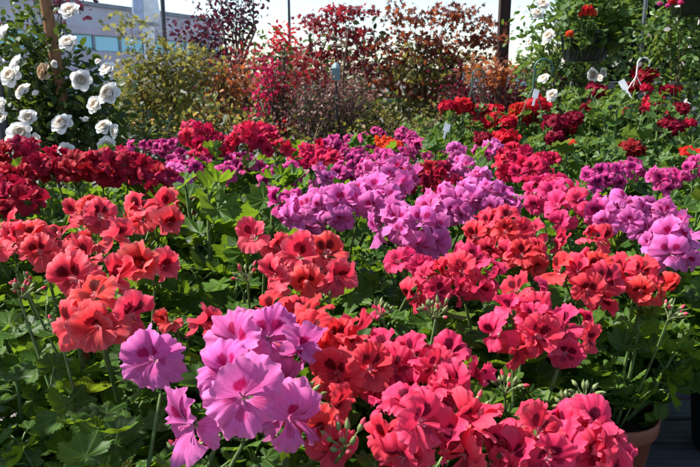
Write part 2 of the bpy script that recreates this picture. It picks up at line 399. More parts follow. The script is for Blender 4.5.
def bud_mesh(seed, redtip):
    rs = np.random.RandomState(seed); mb = MB()
    for k in range(9):
        a = k * 2.4; q = math.sqrt((k + .5) / 9); d = norm(np.array([math.cos(a) * q * 1.1, math.sin(a) * q * 1.1, .9]))
        L = rs.uniform(.018, .028); s = d * L
        tube(mb, [np.zeros(3), s * .5 + np.array([0, 0, .002]), s], .0009, 4, 0, cap=False)
        d2 = norm(d + rs.normal(0, .2, 3)); bl = rs.uniform(.010, .015)
        tube(mb, [s, s + d2 * bl * .25, s + d2 * bl * .6, s + d2 * bl], [.0015, .0032, .0030, .0006], 6, 0)
        if redtip and k % 2 == 0:
            tube(mb, [s + d2 * bl * .7, s + d2 * bl * 1.0, s + d2 * bl * 1.35], [.0024, .0030, .0008], 6, 1)
    return mb.mesh('flower_buds', [M['bud'], M['budred']])
BUDS = [bud_mesh(40 + k, k % 2) for k in range(4)]

# dense round head of small florets (zonal geraniums)
ZH = {}
def zonal_head_mesh(var, k):
    if (var, k) not in ZH:
        rs = np.random.RandomState(900 + k); mb = MB()
        for i in range(26):
            zc = 1 - (i + .5) / 26 * 1.35; a = i * 2.39996 + rs.uniform(-.2, .2); s = math.sqrt(max(0, 1 - zc * zc))
            d = norm(np.array([math.cos(a) * s, math.sin(a) * s, zc]) + rs.normal(0, .14, 3))
            B = frame(norm(d + rs.normal(0, .4, 3)), np.array([0, 0, 1.]) if abs(d[2]) < .9 else np.array([1., 0, 0]))
            fs = rs.uniform(.7, 1.15); dr = rs.uniform(-.012, .005)
            for q in range(5):
                V, F, P = petal_grid(.021 * fs, math.radians(42), rs, 6, 4, False)
                V = rotz(V, q * 1.2566 + .3 * i)
                mb.add(V @ B.T + d * (.034 + dr) * np.array([1, 1, .8]), F, P, rs.uniform(), 0)
        tube(mb, [(0, 0, -.16), (.006, 0, -.08), (0, 0, 0)], .0026, 5, 1)
        ZH[(var, k)] = mb.mesh('flower_head', [V_[var], M['stem']])
    return ZH[(var, k)]

# ------------------------------------------------------------------ geranium plants
def matrix_for(n, up, loc, sc=1.0):
    B = frame(n, up) * sc
    m = Matrix.Identity(4)
    for i in range(3):
        for j in range(3): m[i][j] = B[i, j]
        m[i][3] = loc[i]
    return m
def facing(az, el):
    a, e = math.radians(az), math.radians(el)
    return np.array([math.sin(a) * math.cos(e), -math.cos(a) * math.cos(e), math.sin(e)])

def head_flowers(c, n, R=None, seed=0, sz=1.0):
    rs = np.random.RandomState(seed)
    R = R or {1: 0.0, 2: .020, 3: .026, 4: .032, 5: .036, 6: .041, 7: .045, 8: .048, 9: .050}.get(n, .052)
    R *= sz * (.94 if n > 3 else 1)
    n += (n > 3) + (n > 6)
    ax = norm(np.array([rs.uniform(-.25, .25), -.42 + rs.uniform(-.1, .1), .8]))
    B = frame(ax, np.array([0, 1., 0])); out = []
    for i in range(n):
        if n == 1: d = np.array([0, 0, 1.])
        else:
            q = (i + .45) / n; ct = 1 - q * .98; st = math.sqrt(1 - ct * ct); a = i * 2.39996 + rs.uniform(-.25, .25) + seed
            d = np.array([math.cos(a) * st, math.sin(a) * st, ct])
        d = B @ d
        p = c + d * R * np.array([1.12, 1.0, .85]) + rs.normal(0, .003, 3)
        nn = norm(d * 1.1 + np.array([-.05, -.25, .2]) + rs.normal(0, .27, 3))
        out.append((p, nn, rs.uniform(.78, 1.12)))
    return out

PLANTS = []
SIZE = dict(coral=.79, rose=.79, pink=.78, magenta=.76, crimson=.84, cherry=.85, lavender=.87, salmon=.93)
def geranium(var, label, heads, base=None, kind=None, buds=(), pot='t', fscale=1.0, zoff=0.0, dshift=.02, group='potted geraniums on the benches', name='potted_geranium', zs=.9, fix=False):
    """heads: (px, py, n[, opts]); opts: D, z, fl=[(px,py,dD,az,el,scale)], var"""
    PLANTS.append(dict(var=var, label=label, heads=heads, base=base, kind=kind, buds=buds, pot=pot, fscale=fscale, zoff=zoff, dshift=dshift, group=group, name=name, zs=zs, fix=fix))

exec_plants = None
def build_plants():
    # head centres and first guess of the pot positions
    for p in PLANTS:
        cs = []
        for h in p['heads']:
            o = h[3] if len(h) > 3 else {}
            cs.append(at(h[0], h[1], o['D']) if 'D' in o else onz(h[0], h[1], o.get('z', PLANE)))
        p['cs'] = cs
        if p['base'] is not None: b = np.array(p['base'][:2], float)
        else:
            b = np.mean(np.array(cs)[:, :2], 0); b = b + np.array([0, p['dshift']])
        p['b'] = b; p['b0'] = b.copy()
    for it in range(80):
        for i, p in enumerate(PLANTS):
            for q in PLANTS[:i]:
                d = p['b'] - q['b']; L = np.linalg.norm(d)
                if L < .185:
                    d = d / (L + 1e-6) * (.185 - L) * .5
                    p['b'] += d * (0 if p['fix'] else 1); q['b'] -= d * (0 if q['fix'] else 1)
    for i, p in enumerate(PLANTS):
        D = p['b'][1]; rs = random.Random(i * 13 + 5)
        zb = BENCH + p['zoff']
        base = np.array([p['b'][0], p['b'][1], zb])
        root = thing(p['name'], p['label'], 'geranium', base, p['group'])
        link('pot', POT if p['pot'] == 't' else BPOT, root)
        kind = p['kind'] or ('hi' if D < 1.0 else 'mid' if D < 1.7 else 'lo')
        f = link('foliage', foliage_mesh(kind, rs.randrange(4 if kind != 'hi' else 3)), root, (0, 0, .125))
        f.rotation_euler = (0, 0, rs.uniform(0, 6.28)); s = p['fscale'] * rs.uniform(.95, 1.08); f.scale = (s * 1.05, s * 1.05, s * p['zs'])
        for hi_, (h, c) in enumerate(zip(p['heads'], p['cs'])):
            o = h[3] if len(h) > 3 else {}
            var = o.get('var', p['var'])
            if var in ('zonal', 'zonaldeep', 'orange') and o.get('ball', True):
                hd = link('flower_head', zonal_head_mesh(var, rs.randrange(4)), root, tuple(c - base))
                s = o.get('s', 1.0) * rs.uniform(.92, 1.1); hd.scale = (s * 1.1, s * 1.1, s); hd.rotation_euler = (rs.uniform(-.2, .2), rs.uniform(-.2, .2), rs.uniform(0, 6.28))
                continue
            if 'fl' in o:
                fl = [(at(x, y, c[1] + dd), facing(az, el), sc) for (x, y, dd, az, el, sc) in o['fl']]
            else: fl = head_flowers(c, h[2], o.get('R'), i * 7 + hi_, SIZE.get(var, 1))
            mb = MB(); node = c + np.array([0, .012, -.045]) - base
            st = np.array([(node[0]) * .25, node[1] * .25, .13])
            tube(mb, bez(st, (st + node) / 2 + np.array([0, 0, .02]), node, 7), np.linspace(.0028, .0021, 7), 6, 0)
            for (fp, fn, sc) in fl:
                e = fp - base - fn * .004
                tube(mb, bez(node, (node + e) / 2 - fn * .006, e, 5), [.0012, .0012, .0013, .0018, .0026], 5, 0)
                for q in range(5):    # sepals behind the petals
                    B = frame(fn, (0, 0, 1)); a = q * 1.257; dd = B @ np.array([math.cos(a), math.sin(a), .35]) * .010
                    w = B @ np.array([-math.sin(a), math.cos(a), 0]) * .0022
                    mb.add([e, e + dd * .5 + w, e + dd, e + dd * .5 - w], [[0, 1, 2, 3]], None, .5, 0)
            hd = link('flower_head', mb.mesh('flower_head', [M['stem']]), root)
            for (fp, fn, sc) in fl:
                fo = link('flower', flower_mesh(var, D < 1.15, rs), hd)
                fo.matrix_local = matrix_for(fn, np.array([rs.uniform(-.35, .35), .1, 1.]), fp - base, sc * o.get('s', 1.0) * (SIZE.get(var, 1) if 'fl' not in o else 1))
        for b in p['buds']:
            c = at(b[0], b[1], b[2]) if len(b) > 2 else onz(b[0], b[1], PLANE - .02)
            bo = link('flower_buds', BUDS[rs.randrange(4)], root, tuple(c - base)); bo.scale = (.8, .8, .8); bo.rotation_euler = (rs.uniform(-.7, .5), rs.uniform(-.5, .5), rs.uniform(0, 6))
            mb = MB(); e = c - base; tube(mb, bez((e[0] * .3, e[1] * .3, .13), (e[0] * .7, e[1] * .7, e[2] * .5 + .06), e, 6), .0017, 5, 0)
            link('bud_stalk', mb.mesh('bud_stalk', [M['stem']]), root)

#PLANT_TABLE
# front lavender
geranium('lavender', 'front geranium with big ruffled lavender flowers, nearest the camera', [
    (240, 345, 3, dict(D=.64, fl=[(238, 345, 0, -8, 38, 1.08), (268, 338, .03, 25, 45, .95), (290, 350, .02, 55, 30, 1.0), (275, 378, .02, 40, 10, .8)])),
    (240, 405, 4, dict(D=.56, fl=[(243, 397, -.02, 12, 36, 1.12), (192, 424, -.01, -42, 22, .92), (287, 416, 0, 38, 16, .95), (228, 375, .03, -20, 60, .9)])),
    (155, 360, 1, dict(D=.66, fl=[(155, 360, 0, -6, 30, 1.0)]))], buds=((185, 462, .6),))
geranium('salmon', 'salmon geranium whose largest dark-eyed flower stands left of the lone lavender bloom', [
    (98, 325, 4, dict(D=.74, fl=[(100, 325, 0, 8, 22, 1.15), (74, 325, .02, -40, 30, .95), (128, 318, .03, 50, 25, .95), (95, 300, .03, 0, 65, .95)])),
    (88, 280, 3, dict(D=.86)), (150, 263, 2, dict(D=.9, fl=[(146, 262, 0, -5, 12, 1.0), (158, 268, .02, 60, 20, .9)])), (180, 325, 2, dict(D=.78, s=.75))], buds=((28, 292),))
geranium('salmon', 'salmon geranium at the left edge with pale-throated flowers beside dark crimson ones', [
    (10, 248, 3, dict(D=.98)), (42, 250, 4, dict(D=.95)), (93, 222, 3, dict(D=1.12)), (100, 245, 2, dict(D=1.02))])
geranium('salmon', 'salmon geranium with a flat wide cluster behind the left salmon plants', [
    (155, 222, 5, dict(R=.04)), (188, 203, 2)])
geranium('salmon', 'salmon geranium in the middle with one bright open cluster below the lavender flowers', [
    (305, 263, 5, dict(D=.93, fl=[(300, 258, 0, 5, 40, 1.1), (325, 255, .02, 35, 45, .95), (281, 275, -.02, -30, 15, .95), (333, 275, -.02, 40, 5, .95), (307, 280, -.03, 5, -5, .8)])),
    (262, 248, 2, dict(D=.98, s=.85))], buds=((248, 282, .92), (330, 305, .9)))
geranium('coral', 'coral red geranium directly right of the big front lavender flowers', [
    (322, 345, 6, dict(D=.74)), (318, 425, 4, dict(D=.6)), (352, 372, 4, dict(D=.68)), (290, 322, 3, dict(D=.80))], buds=((345, 450, .55), (300, 400, .6)))
geranium('rose', 'rose red geranium with a broad tall cluster in the front centre', [
    (440, 378, 7, dict(D=.70)), (393, 375, 5, dict(D=.71))], buds=((436, 318, .8), (470, 420, .62)))
geranium('rose', 'rose red geranium at the bottom edge left of centre bottom with dark streaked petals', [
    (410, 432, 5, dict(D=.58)), (448, 420, 3, dict(D=.61))])
geranium('rose', 'rose red geranium at the bottom edge with ball-shaped cluster left of the terracotta pot', [
    (580, 447, 8, dict(D=.61, R=.033)), (526, 449, 4, dict(D=.60)), (480, 447, 3, dict(D=.58))], base=(.13, .57), fscale=.68, fix=True, buds=((585, 402, .68), (572, 412, .66)))
geranium('rose', 'rose red geranium with two dark-blotched clusters right of centre above the shaded leaves', [
    (517, 335, 7, dict(D=.78)), (563, 340, 5, dict(D=.79)), (525, 305, 3, dict(D=.86))], buds=((505, 395, .72),), base=(.215, .775), fix=True, fscale=.72)
geranium('coral', 'bright coral geranium in a terracotta pot, clusters before the pale lavender at right', [
    (583, 285, 7, dict(D=.92)), (645, 287, 5, dict(D=.93))], buds=((668, 320, .85),), base=(.415, .985), fix=True, fscale=.72, zs=1.25)
geranium('rose', 'hot pink geranium left of the coral clusters with ragged half-shaded flowers', [
    (468, 278, 6, dict(D=.95)), (436, 292, 4, dict(D=.93))], buds=((432, 318, .84), (380, 318, .84)))
geranium('coral', 'coral geranium with a round upper cluster and separate single blooms right of centre', [
    (498, 236, 6, dict(D=1.1)), (543, 238, 2, dict(D=1.12)), (525, 262, 4, dict(D=1.05)), (592, 243, 2, dict(D=1.1))])
geranium('pink', 'small crimson pink geranium cluster in the shade under the middle lavender heads', [
    (408, 272, 3, dict(D=.98, s=.9)), (380, 312, 1, dict(D=.86, s=.5))])
geranium('lavender', 'lavender geranium with the brightest ruffled cluster in the middle of the bench', [
    (402, 233, 6, dict(D=1.08)), (388, 186, 7, dict(D=1.35)), (378, 208, 6, dict(D=1.2)), (425, 238, 3, dict(D=1.09))])
geranium('lavender', 'lavender geranium with a wide cluster left of the brightest middle one', [
    (312, 216, 7, dict(D=1.2)), (338, 212, 5, dict(D=1.18)), (290, 208, 3, dict(D=1.27, var='magenta')), (356, 205, 3, dict(D=1.22))])
geranium('lavender', 'lavender geranium with a long low cluster right of the middle lavender heads', [
    (462, 210, 7, dict(D=1.28)), (490, 208, 6, dict(D=1.27)), (440, 214, 4, dict(D=1.26)), (478, 190, 3, dict(D=1.4))])
geranium('lavender', 'pale lavender geranium at right between rose flowers and leaf edge with drooping lower cluster', [
    (622, 224, 7, dict(D=1.17)), (655, 226, 5, dict(D=1.17)), (670, 254, 5, dict(D=1.08))], pot='b')
geranium('pink', 'deep pink geranium with a flat cluster just left of the pale lavender at right', [
    (572, 215, 6, dict(D=1.22)), (600, 216, 4, dict(D=1.2, var='magenta')), (545, 200, 6, dict(D=1.34)), (560, 192, 3, dict(D=1.4))])
geranium('magenta', 'magenta geranium with dark-centred cluster near the right, behind the pale lavender', [
    (605, 178, 7), (630, 172, 5), (590, 184, 3)])
geranium('magenta', 'magenta geranium with a small dark cluster right of the larger dark-centred one', [
    (660, 184, 5), (672, 180, 2)])
geranium('magenta', 'magenta geranium cut off by the right edge', [(696, 172, 5), (712, 176, 4)])
geranium('cherry', 'cherry red geranium with two big glowing heads right of centre', [
    (515, 160, 7), (532, 178, 7), (540, 166, 5), (505, 172, 3)])
geranium('crimson', 'crimson geranium tucked among the magenta rows behind the middle lavender', [
    (430, 178, 6), (412, 184, 5), (445, 186, 3)])
geranium('cherry', 'dark cherry geranium at the left end of the magenta rows', [
    (313, 158, 7), (330, 165, 5), (300, 160, 3)])
geranium('magenta', 'magenta geranium in front of the dark cherry head', [
    (290, 178, 5), (272, 182, 4), (318, 182, 3, dict(var='lavender'))])
geranium('magenta', 'magenta geranium with lilac tips right of the dark cherry head', [
    (352, 160, 6), (370, 172, 5), (345, 176, 4), (365, 150, 4)])
geranium('magenta', 'purple magenta geranium at the back edge of the bench by the shrubs, left one', [
    (345, 146, 5), (330, 148, 4), (365, 142, 4)])
geranium('magenta', 'purple magenta geranium at the back edge behind the orange red head', [
    (402, 138, 5), (412, 143, 4), (378, 136, 3)])
geranium('orange', 'small orange red geranium among the magenta rows', [
    (384, 146, 1), (395, 148, 1, dict(s=.8))], name='potted_geranium')
geranium('lavender', 'lilac pink geranium with drooping petals near the back of the bench', [
    (436, 155, 6, dict(var='magenta')), (455, 158, 5), (420, 150, 4, dict(var='magenta'))])
geranium('magenta', 'lilac magenta geranium beside the glowing cherry heads', [
    (480, 160, 5), (492, 152, 4, dict(var='lavender')), (462, 170, 3, dict(var='lavender'))])
geranium('magenta', 'magenta geranium left of the crimson one in the second row', [
    (395, 166, 5, dict(var='magenta')), (385, 160, 4), (405, 158, 4)])
geranium('cherry', 'tall cherry red geranium standing highest at the left centre', [
    (198, 138, 8, dict(D=2.1)), (222, 148, 5, dict(D=2.1)), (207, 155, 4, dict(D=2.05))], zoff=0)
geranium('cherry', 'tall cherry red geranium right of the highest one, in front of the orange shrub', [
    (262, 142, 7, dict(D=2.15)), (247, 140, 5, dict(D=2.1)), (276, 152, 3, dict(D=2.1))])
geranium('crimson', 'crimson geranium with a wide dark band of flowers below the white roses', [
    (75, 172, 7, dict(D=1.6)), (100, 172, 7, dict(D=1.6)), (55, 168, 5, dict(D=1.6)), (125, 170, 6, dict(D=1.62))])
geranium('crimson', 'crimson geranium right of the wide dark band, half in shade', [
    (142, 176, 6, dict(D=1.7)), (162, 184, 4, dict(D=1.65)), (150, 190, 3, dict(D=1.6))])
geranium('crimson', 'crimson geranium at the left edge under the white roses', [
    (18, 158, 8, dict(D=1.7)), (-6, 162, 6, dict(D=1.7)), (40, 175, 4, dict(D=1.62))])
geranium('crimson', 'very dark crimson geranium in shade at the left edge', [
    (8, 190, 6, dict(D=1.4)), (22, 205, 5, dict(D=1.32)), (-8, 215, 5, dict(D=1.3))])
geranium('magenta', 'pink magenta geranium behind the left crimson band beside tall green leaves', [
    (185, 175, 6), (200, 170, 4), (172, 182, 4, dict(var='lavender')), (178, 160, 3)])
geranium('magenta', 'magenta geranium at the back left near the gold green shrub', [
    (140, 152, 5, dict(D=2.3)), (160, 150, 4, dict(D=2.3)), (172, 148, 3, dict(D=2.3))])
geranium('magenta', 'magenta geranium between the two tall cherry red ones', [(236, 166, 4), (250, 170, 4), (225, 176, 3)])
# leafy ones
geranium('salmon', 'tall leafy geranium without flowers between the salmon clusters', [], base=(-.235, 1.30), fscale=1.2, zs=1.22, kind='hi', fix=True)
geranium('salmon', 'leafy geranium with upright pale shoots in front of the tall leafy one', [], base=(-.20, 1.08), fscale=1.05, zs=1.0, kind='hi')
geranium('salmon', 'leafy geranium in the front left corner with a sunlit fan leaf', [], base=(-.265, .69), kind='hi', fscale=.9, fix=True, buds=((60, 335, .8), (20, 300, .85)))
geranium('salmon', 'dark leafy geranium at the far left front beside the bench rail', [], base=(-.43, .86), kind='hi', fscale=.9, zs=.75)
geranium('crimson', 'leafy geranium under the wide dark crimson band', [], base=(-.78, 1.66), fscale=1.1, zs=1.22)
geranium('crimson', 'leafy geranium at the left edge under the crimson flowers', [], base=(-.92, 1.48), fscale=1.1, zs=1.22)
geranium('rose', 'shaded leafy geranium in the middle between salmon and rose clusters', [], base=(.04, .90), kind='hi', fscale=.9, zs=.85)
geranium('rose', 'leafy geranium at the right edge in shadow behind the bright coral clusters', [], base=(.64, 1.12), fscale=1.05, zs=1.1, pot='b')
geranium('rose', 'leafy geranium in front of the magenta clusters at the right', [], base=(.80, 1.5), fscale=1.1, zs=1.22)
geranium('rose', 'low leafy geranium between the cherry heads and the right magenta clusters', [], base=(.52, 1.62), fscale=1.05, zs=1.22)
geranium('rose', 'leafy geranium between the left crimson band and the salmon flowers', [], base=(-.62, 1.42), fscale=1.1, zs=1.22)
geranium('rose', 'leafy geranium right of the left crimson band', [], base=(-.42, 1.55), fscale=1.1, zs=1.22)
geranium('rose', 'leafy geranium below the dark cherry head in the middle', [], base=(-.10, 1.62), fscale=1.05, zs=1.22)
geranium('rose', 'leafy geranium behind the long low lavender cluster', [], base=(.20, 1.78), fscale=1.05, zs=1.22)
geranium('rose', 'leafy geranium under the small bright coral blooms right of centre', [], base=(.30, 1.32), fscale=1.0)
geranium('rose', 'leafy geranium far right beyond the pale lavender', [], base=(1.02, 1.78), fscale=1.1, zs=1.22)
for lab, b_ in (('leafy geranium showing under the right end of the wide dark crimson band', (-.60, 1.74)), ('leafy geranium low behind the half shaded crimson cluster', (-.42, 1.98)),
        ('leafy geranium under the back left magenta flowers', (-.78, 2.12)), ('leafy geranium under the highest cherry heads', (-.50, 2.28)),
        ('leafy geranium under the cherry heads by the orange shrub', (-.22, 2.3)), ('leafy geranium between the dark cherry head and the tall leafy one', (-.24, 1.98)),
        ('leafy geranium under the back row of magenta flowers', (.08, 2.3)), ('leafy geranium below the lilac tipped magenta flowers', (.05, 1.98)),
        ('leafy geranium under the lilac pink drooping flowers', (.32, 2.15))):
    geranium('rose', lab, [], base=b_, fscale=1.1, zs=1.2, fix=True)
#END_PLANT_TABLE
# zonal geraniums at the back right
ZG = 'zonal geraniums at the back'
def zonal(var, label, heads, zoff=0., fscale=1.0, base=None):
    geranium(var, label, heads, kind='z', pot='b', zoff=zoff, fscale=fscale * 1.12, zs=1.2, group=ZG, name='zonal_geranium', base=base)
zonal('zonal', 'red zonal geranium in the left hanging basket with two round heads', [(448, 108, 1, dict(D=3.0, s=.9)), (463, 107, 1, dict(D=3.02))], .12, 1.0)
zonal('zonal', 'red zonal geranium with three round heads right of the thin green hanger', [(480, 112, 1, dict(D=3.1)), (492, 113, 1, dict(D=3.12)), (476, 126, 1, dict(D=3.0)), (494, 121, 1, dict(D=3.0))], .12, 1.0)
zonal('zonal', 'red zonal geranium under the dark green hook with large paired heads', [(535, 108, 1, dict(D=3.0, s=1.2)), (519, 112, 1, dict(D=3.0, s=1.1)), (508, 123, 1, dict(D=2.9, s=.8)), (528, 118, 1, dict(D=3.05))], .12, 1.0)
zonal('zonal', 'single headed red zonal geranium in front of the basket row', [(504, 141, 1, dict(D=2.6, s=1.05)), (484, 140, 1, dict(D=2.6, s=.8, var='zonaldeep'))], 0, .95)
zonal('zonaldeep', 'deep red zonal geranium right of the white roses at its side', [(556, 124, 1, dict(D=2.7, s=1.0)), (568, 130, 1, dict(D=2.7, s=1.0)), (556, 138, 1, dict(D=2.65, s=.8)), (572, 120, 1, dict(D=2.7, s=.8))], .05, 1.0)
zonal('zonaldeep', 'dark red zonal geranium under the hanging basket', [(593, 92, 1, dict(D=3.1, s=.9)), (600, 93, 1, dict(D=3.1, s=.8)), (594, 110, 1, dict(D=3.0, s=.8)), (586, 108, 1, dict(D=3.0, s=.5))], .18, 1.1)
zonal('zonaldeep', 'broad bright green zonal geranium with few dark heads at right', [(628, 115, 1, dict(D=2.8, s=.8)), (640, 113, 1, dict(D=2.8, s=.6)), (632, 150, 1, dict(D=2.3, s=.9))], .08, 1.25)
zonal('zonaldeep', 'crimson zonal geranium by the metal pole', [(645, 78, 1, dict(D=3.0, s=1.0)), (632, 88, 1, dict(D=3.0, s=.7)), (640, 72, 1, dict(D=3.1, s=.8))], .22, 1.0)
zonal('zonal', 'scarlet zonal geranium right of the metal pole', [(654, 100, 1, dict(D=2.9, s=.9)), (647, 89, 1, dict(D=2.9, s=.6)), (665, 90, 1, dict(D=2.95, s=.6)), (675, 91, 1, dict(D=2.95, s=.6)), (651, 108, 1, dict(D=2.85, s=.7))], .18, 1.0)
zonal('zonaldeep', 'wine red zonal geranium before the grey wall', [(678, 111, 1, dict(D=2.7, s=.8)), (671, 128, 1, dict(D=2.6, s=.9)), (664, 126, 1, dict(D=2.6, s=.7)), (676, 134, 1, dict(D=2.6, s=.6)), (690, 124, 1, dict(D=2.6, s=.5, var='zonal'))], .1, 1.05)
zonal('orange', 'orange zonal geranium at the right edge', [(688, 152, 1, dict(D=2.3, s=.5)), (697, 158, 1, dict(D=2.3, s=.7)), (690, 163, 1, dict(D=2.25, s=.4))], 0, 1.05)
zonal('orange', 'little orange red zonal geranium before the cherry heads', [(571, 144, 1, dict(D=2.4, s=.45)), (567, 150, 1, dict(D=2.4, s=.3))], 0, 1.0)
zonal('zonal', 'leafy green zonal geranium between the baskets and the magenta clusters', [], 0, 1.15, base=(.72, 2.15))
zonal('zonal', 'leafy green zonal geranium right of the glowing cherry heads', [], 0, 1.15, base=(.86, 2.5))
zonal('zonal', 'leafy green zonal geranium near the right edge behind the magenta clusters', [], 0, 1.15, base=(1.15, 2.1))
zonal('zonal', 'leafy green zonal geranium under the red basket heads', [], 0, 1.1, base=(.55, 2.45))
build_plants()

# ------------------------------------------------------------------ trees and shrubs
OV = np.array([[0, 0, 0], [.26, .3, .07], [.25, .68, .08], [0, 1, 0], [-.25, .68, .08], [-.26, .3, .07], [0, .5, -.02]], float)
OVF4 = np.array([[0, 1, 2, 6], [6, 2, 3, 4], [0, 6, 4, 5]])
def maple_shape():
    pts = [(0, .22, 0)]
    for k, a in enumerate((-105, -75, -52, -28, -0, 28, 52, 75, 105)):
        r = (.55, .26, .80, .36, 1.0, .36, .80, .26, .55)[k]
        pts.append((math.sin(math.radians(a)) * r, .22 + math.cos(math.radians(a)) * r * .8, -.12 * r * r))
    pts.append((0, 0, 0))
    F = [[0, i + 1, i] for i in range(1, 9)] + [[0, 10, 9], [0, 1, 10]]
    return np.array(pts, float), np.array(F)
MP, MPF = maple_shape()
def scatter_leaves(mb, C, Nn, Td, sz, shape, rr, m=0):
    """many leaves at once: centres C, normals Nn, tip directions Td, sizes sz"""
    base, F = (OV, OVF4) if shape == 'oval' else (MP, MPF)
    Z = Nn / (np.linalg.norm(Nn, axis=1)[:, None] + 1e-9)
    Y = Td - Z * np.sum(Td * Z, 1)[:, None]; Y /= np.linalg.norm(Y, axis=1)[:, None] + 1e-9
    X = np.cross(Y, Z); k = len(base); n = len(C)
    V = C[:, None] + sz[:, None, None] * (base[None, :, 0, None] * X[:, None] + base[None, :, 1, None] * Y[:, None] + base[None, :, 2, None] * Z[:, None])
    FF = (F[None] + (np.arange(n) * k)[:, None, None]).reshape(-1, F.shape[1])
    P = np.zeros((n * k, 3)); P[:, 0] = np.tile(base[:, 0], n); P[:, 1] = np.tile(base[:, 1], n)
    mb.add(V.reshape(-1, 3), FF, P, np.repeat(rr, k), m)
def blob_clumps(blobs, D, dens, rs):
    out = []
    for b in blobs:
        px, py, rx, ry = b[:4]; dD = b[4] if len(b) > 4 else 0; d = D + dD; mi = b[5] if len(b) > 5 else 0
        c = at(px, py, d); sx, sz = rx * d / FPX, ry * d / FPX
        n = max(4, int(dens * (sx * sz) / .01 * 1.2))
        q = rs.normal(0, 1, (n, 3)); q /= np.linalg.norm(q, axis=1)[:, None]; q *= rs.uniform(.25, 1.0, (n, 1)) ** .6
        p = c + q * np.array([sx, max(sx * .8, .12), sz])
        for k in p: out.append((k, mi))
    return out
def bush(name, label, cat, blobs, D, mats, base_px, leaf=(.03, .05), shape='oval', dens=1.0, per=16, spread=.09, flat=.5, seed=0, trunk_r=.02, nlimb=30, trunks=1, group=None, ground=0.0, trunk_mat='bark', limb_r=.005, upb=.6, permi=None, xyz=None):
    rs = np.random.RandomState(seed)
    cl = blob_clumps(blobs, D, dens, rs)
    bx = at(base_px, 233, D) if D else xyz[0]; base = np.array([bx[0], D or xyz[0][1], ground])
    for (x, y, z, rx, rz) in xyz or ():
        q = rs.normal(0, 1, (int(dens * rx * rz * 120), 3)); q /= np.linalg.norm(q, axis=1)[:, None]; q *= rs.uniform(.25, 1.0, (len(q), 1)) ** .6
        cl += [(k, 0) for k in np.array([x, y, z]) + q * np.array([rx, rx, rz])]
    root = thing(name, label, cat, base, group)
    cen = np.mean([c for c, _ in cl], 0)
    mb = MB()
    for mi in range(len(mats)):
        cs = np.array([c for c, k in cl if k == mi])
        if not len(cs): continue
        per_ = (permi or {}).get(mi, per); n = len(cs) * per_
        off = np.clip(rs.normal(0, 1, (n, 3)), -1.9, 1.9) * np.array([spread, spread, spread * flat])
        C = np.repeat(cs, per_, 0) + off - base
        C[:, 2] = np.maximum(C[:, 2], .03)
        Nn = rs.normal(0, .75, (n, 3)) + np.array([0, 0, upb]); Td = off / spread * .6 + rs.normal(0, .6, (n, 3)) + np.array([0, 0, -.2])
        rr = np.clip(np.repeat(rs.uniform(.1, .9, len(cs)), per_) + rs.normal(0, .16, n), 0, .999)
        scatter_leaves(mb, C, Nn, Td, rs.uniform(leaf[0], leaf[1], n), shape, rr, mi)
    link('crown', mb.mesh('crown', [M[m] for m in mats]), root)
    tb = MB(); top = cen - base; zt = top[2] * (1.0 if D > 4.55 else .8)
    tr = []
    for k in range(trunks):
        o = np.array([rs.normal(0, .05), rs.normal(0, .04), 0]) * (trunks > 1)
        e = np.array([top[0] + rs.normal(0, .15) * (trunks > 1), top[1] + rs.normal(0, .1) * (trunks > 1), zt])
        pts = bez(o, np.array([o[0] * 1.5 + rs.normal(0, .05), o[1], zt * .5]), e, 12)
        tube(tb, pts, np.linspace(trunk_r, trunk_r * .35, 12), 8, 0); tr.append(pts)
    idx = rs.permutation(len(cl))[:nlimb]
    for i in idx:
        c = cl[i][0] - base; pts = tr[rs.randint(len(tr))]
        cand = pts[pts[:, 2] < c[2] + .02]
        s = cand[max(0, len(cand) - 1 - rs.randint(0, 4))] if len(cand) else pts[1]
        tube(tb, bez(s, (s + c) / 2 + np.array([0, 0, .06]) * np.linalg.norm(c - s), c, 6), np.linspace(limb_r * 1.6, limb_r * .4, 6), 5, 0, cap=False)
    link('trunk', tb.mesh('trunk', [M[trunk_mat]]), root)
    return root, base

def rose_mesh(mat, seed, n=34, mt=70.):
    rs = np.random.RandomState(seed); mb = MB()
    for i in range(n):
        q = (i + .5) / n; a = i * 2.39996 + rs.uniform(-.2, .2)
        tilt = math.radians(6 + mt * q ** 1.1 + rs.uniform(-6, 6)); L = .022 + .026 * q; W = .011 + .017 * q
        u = np.linspace(-1, 1, 6)[None]; v = np.linspace(0, 1, 5)[:, None]
        x = W * u * np.sqrt(np.clip(v * 1.5, 0, 1)) * (1 - .25 * v ** 4) ; y = v * L * (1 - .16 * np.abs(u) ** 3 + .03 * np.sin(3 * u + i)) + 0 * u
        z = .5 * W * u ** 2 + .010 * np.sin(v * 2.6) * -1 * (1 - q) - .010 * q * v ** 3 * (1 + .8 * u * rs.uniform(-1, 1)) + 0 * u
        # petal plane: y up along the axis, z outwards; tilt away from the axis
        X = x + 0 * v; Y = y; Z = -z
        oy = Y * math.sin(tilt) + Z * math.cos(tilt) + .002 + .004 * q; oz = Y * math.cos(tilt) - Z * math.sin(tilt) - .014 * q
        V = np.stack([X, oy, oz], -1).reshape(-1, 3); V = rotz(V, a)
        ii = np.arange(4)[:, None] * 6; j = np.arange(5)[None]
        F = np.stack([ii + j, ii + j + 1, ii + 7 + j, ii + 6 + j], -1).reshape(-1, 4)
        P = np.stack([np.broadcast_to(u, (5, 6)), np.broadcast_to(v, (5, 6)), np.full((5, 6), q)], -1).reshape(-1, 3)
        mb.add(V, F, P, rs.uniform(), 0)
    lathe(mb, [(.0, -.024), (.006, -.022), (.008, -.014), (.012, -.008)], 8, 1)
    return mb.mesh('rose', [mat, M['stem']])
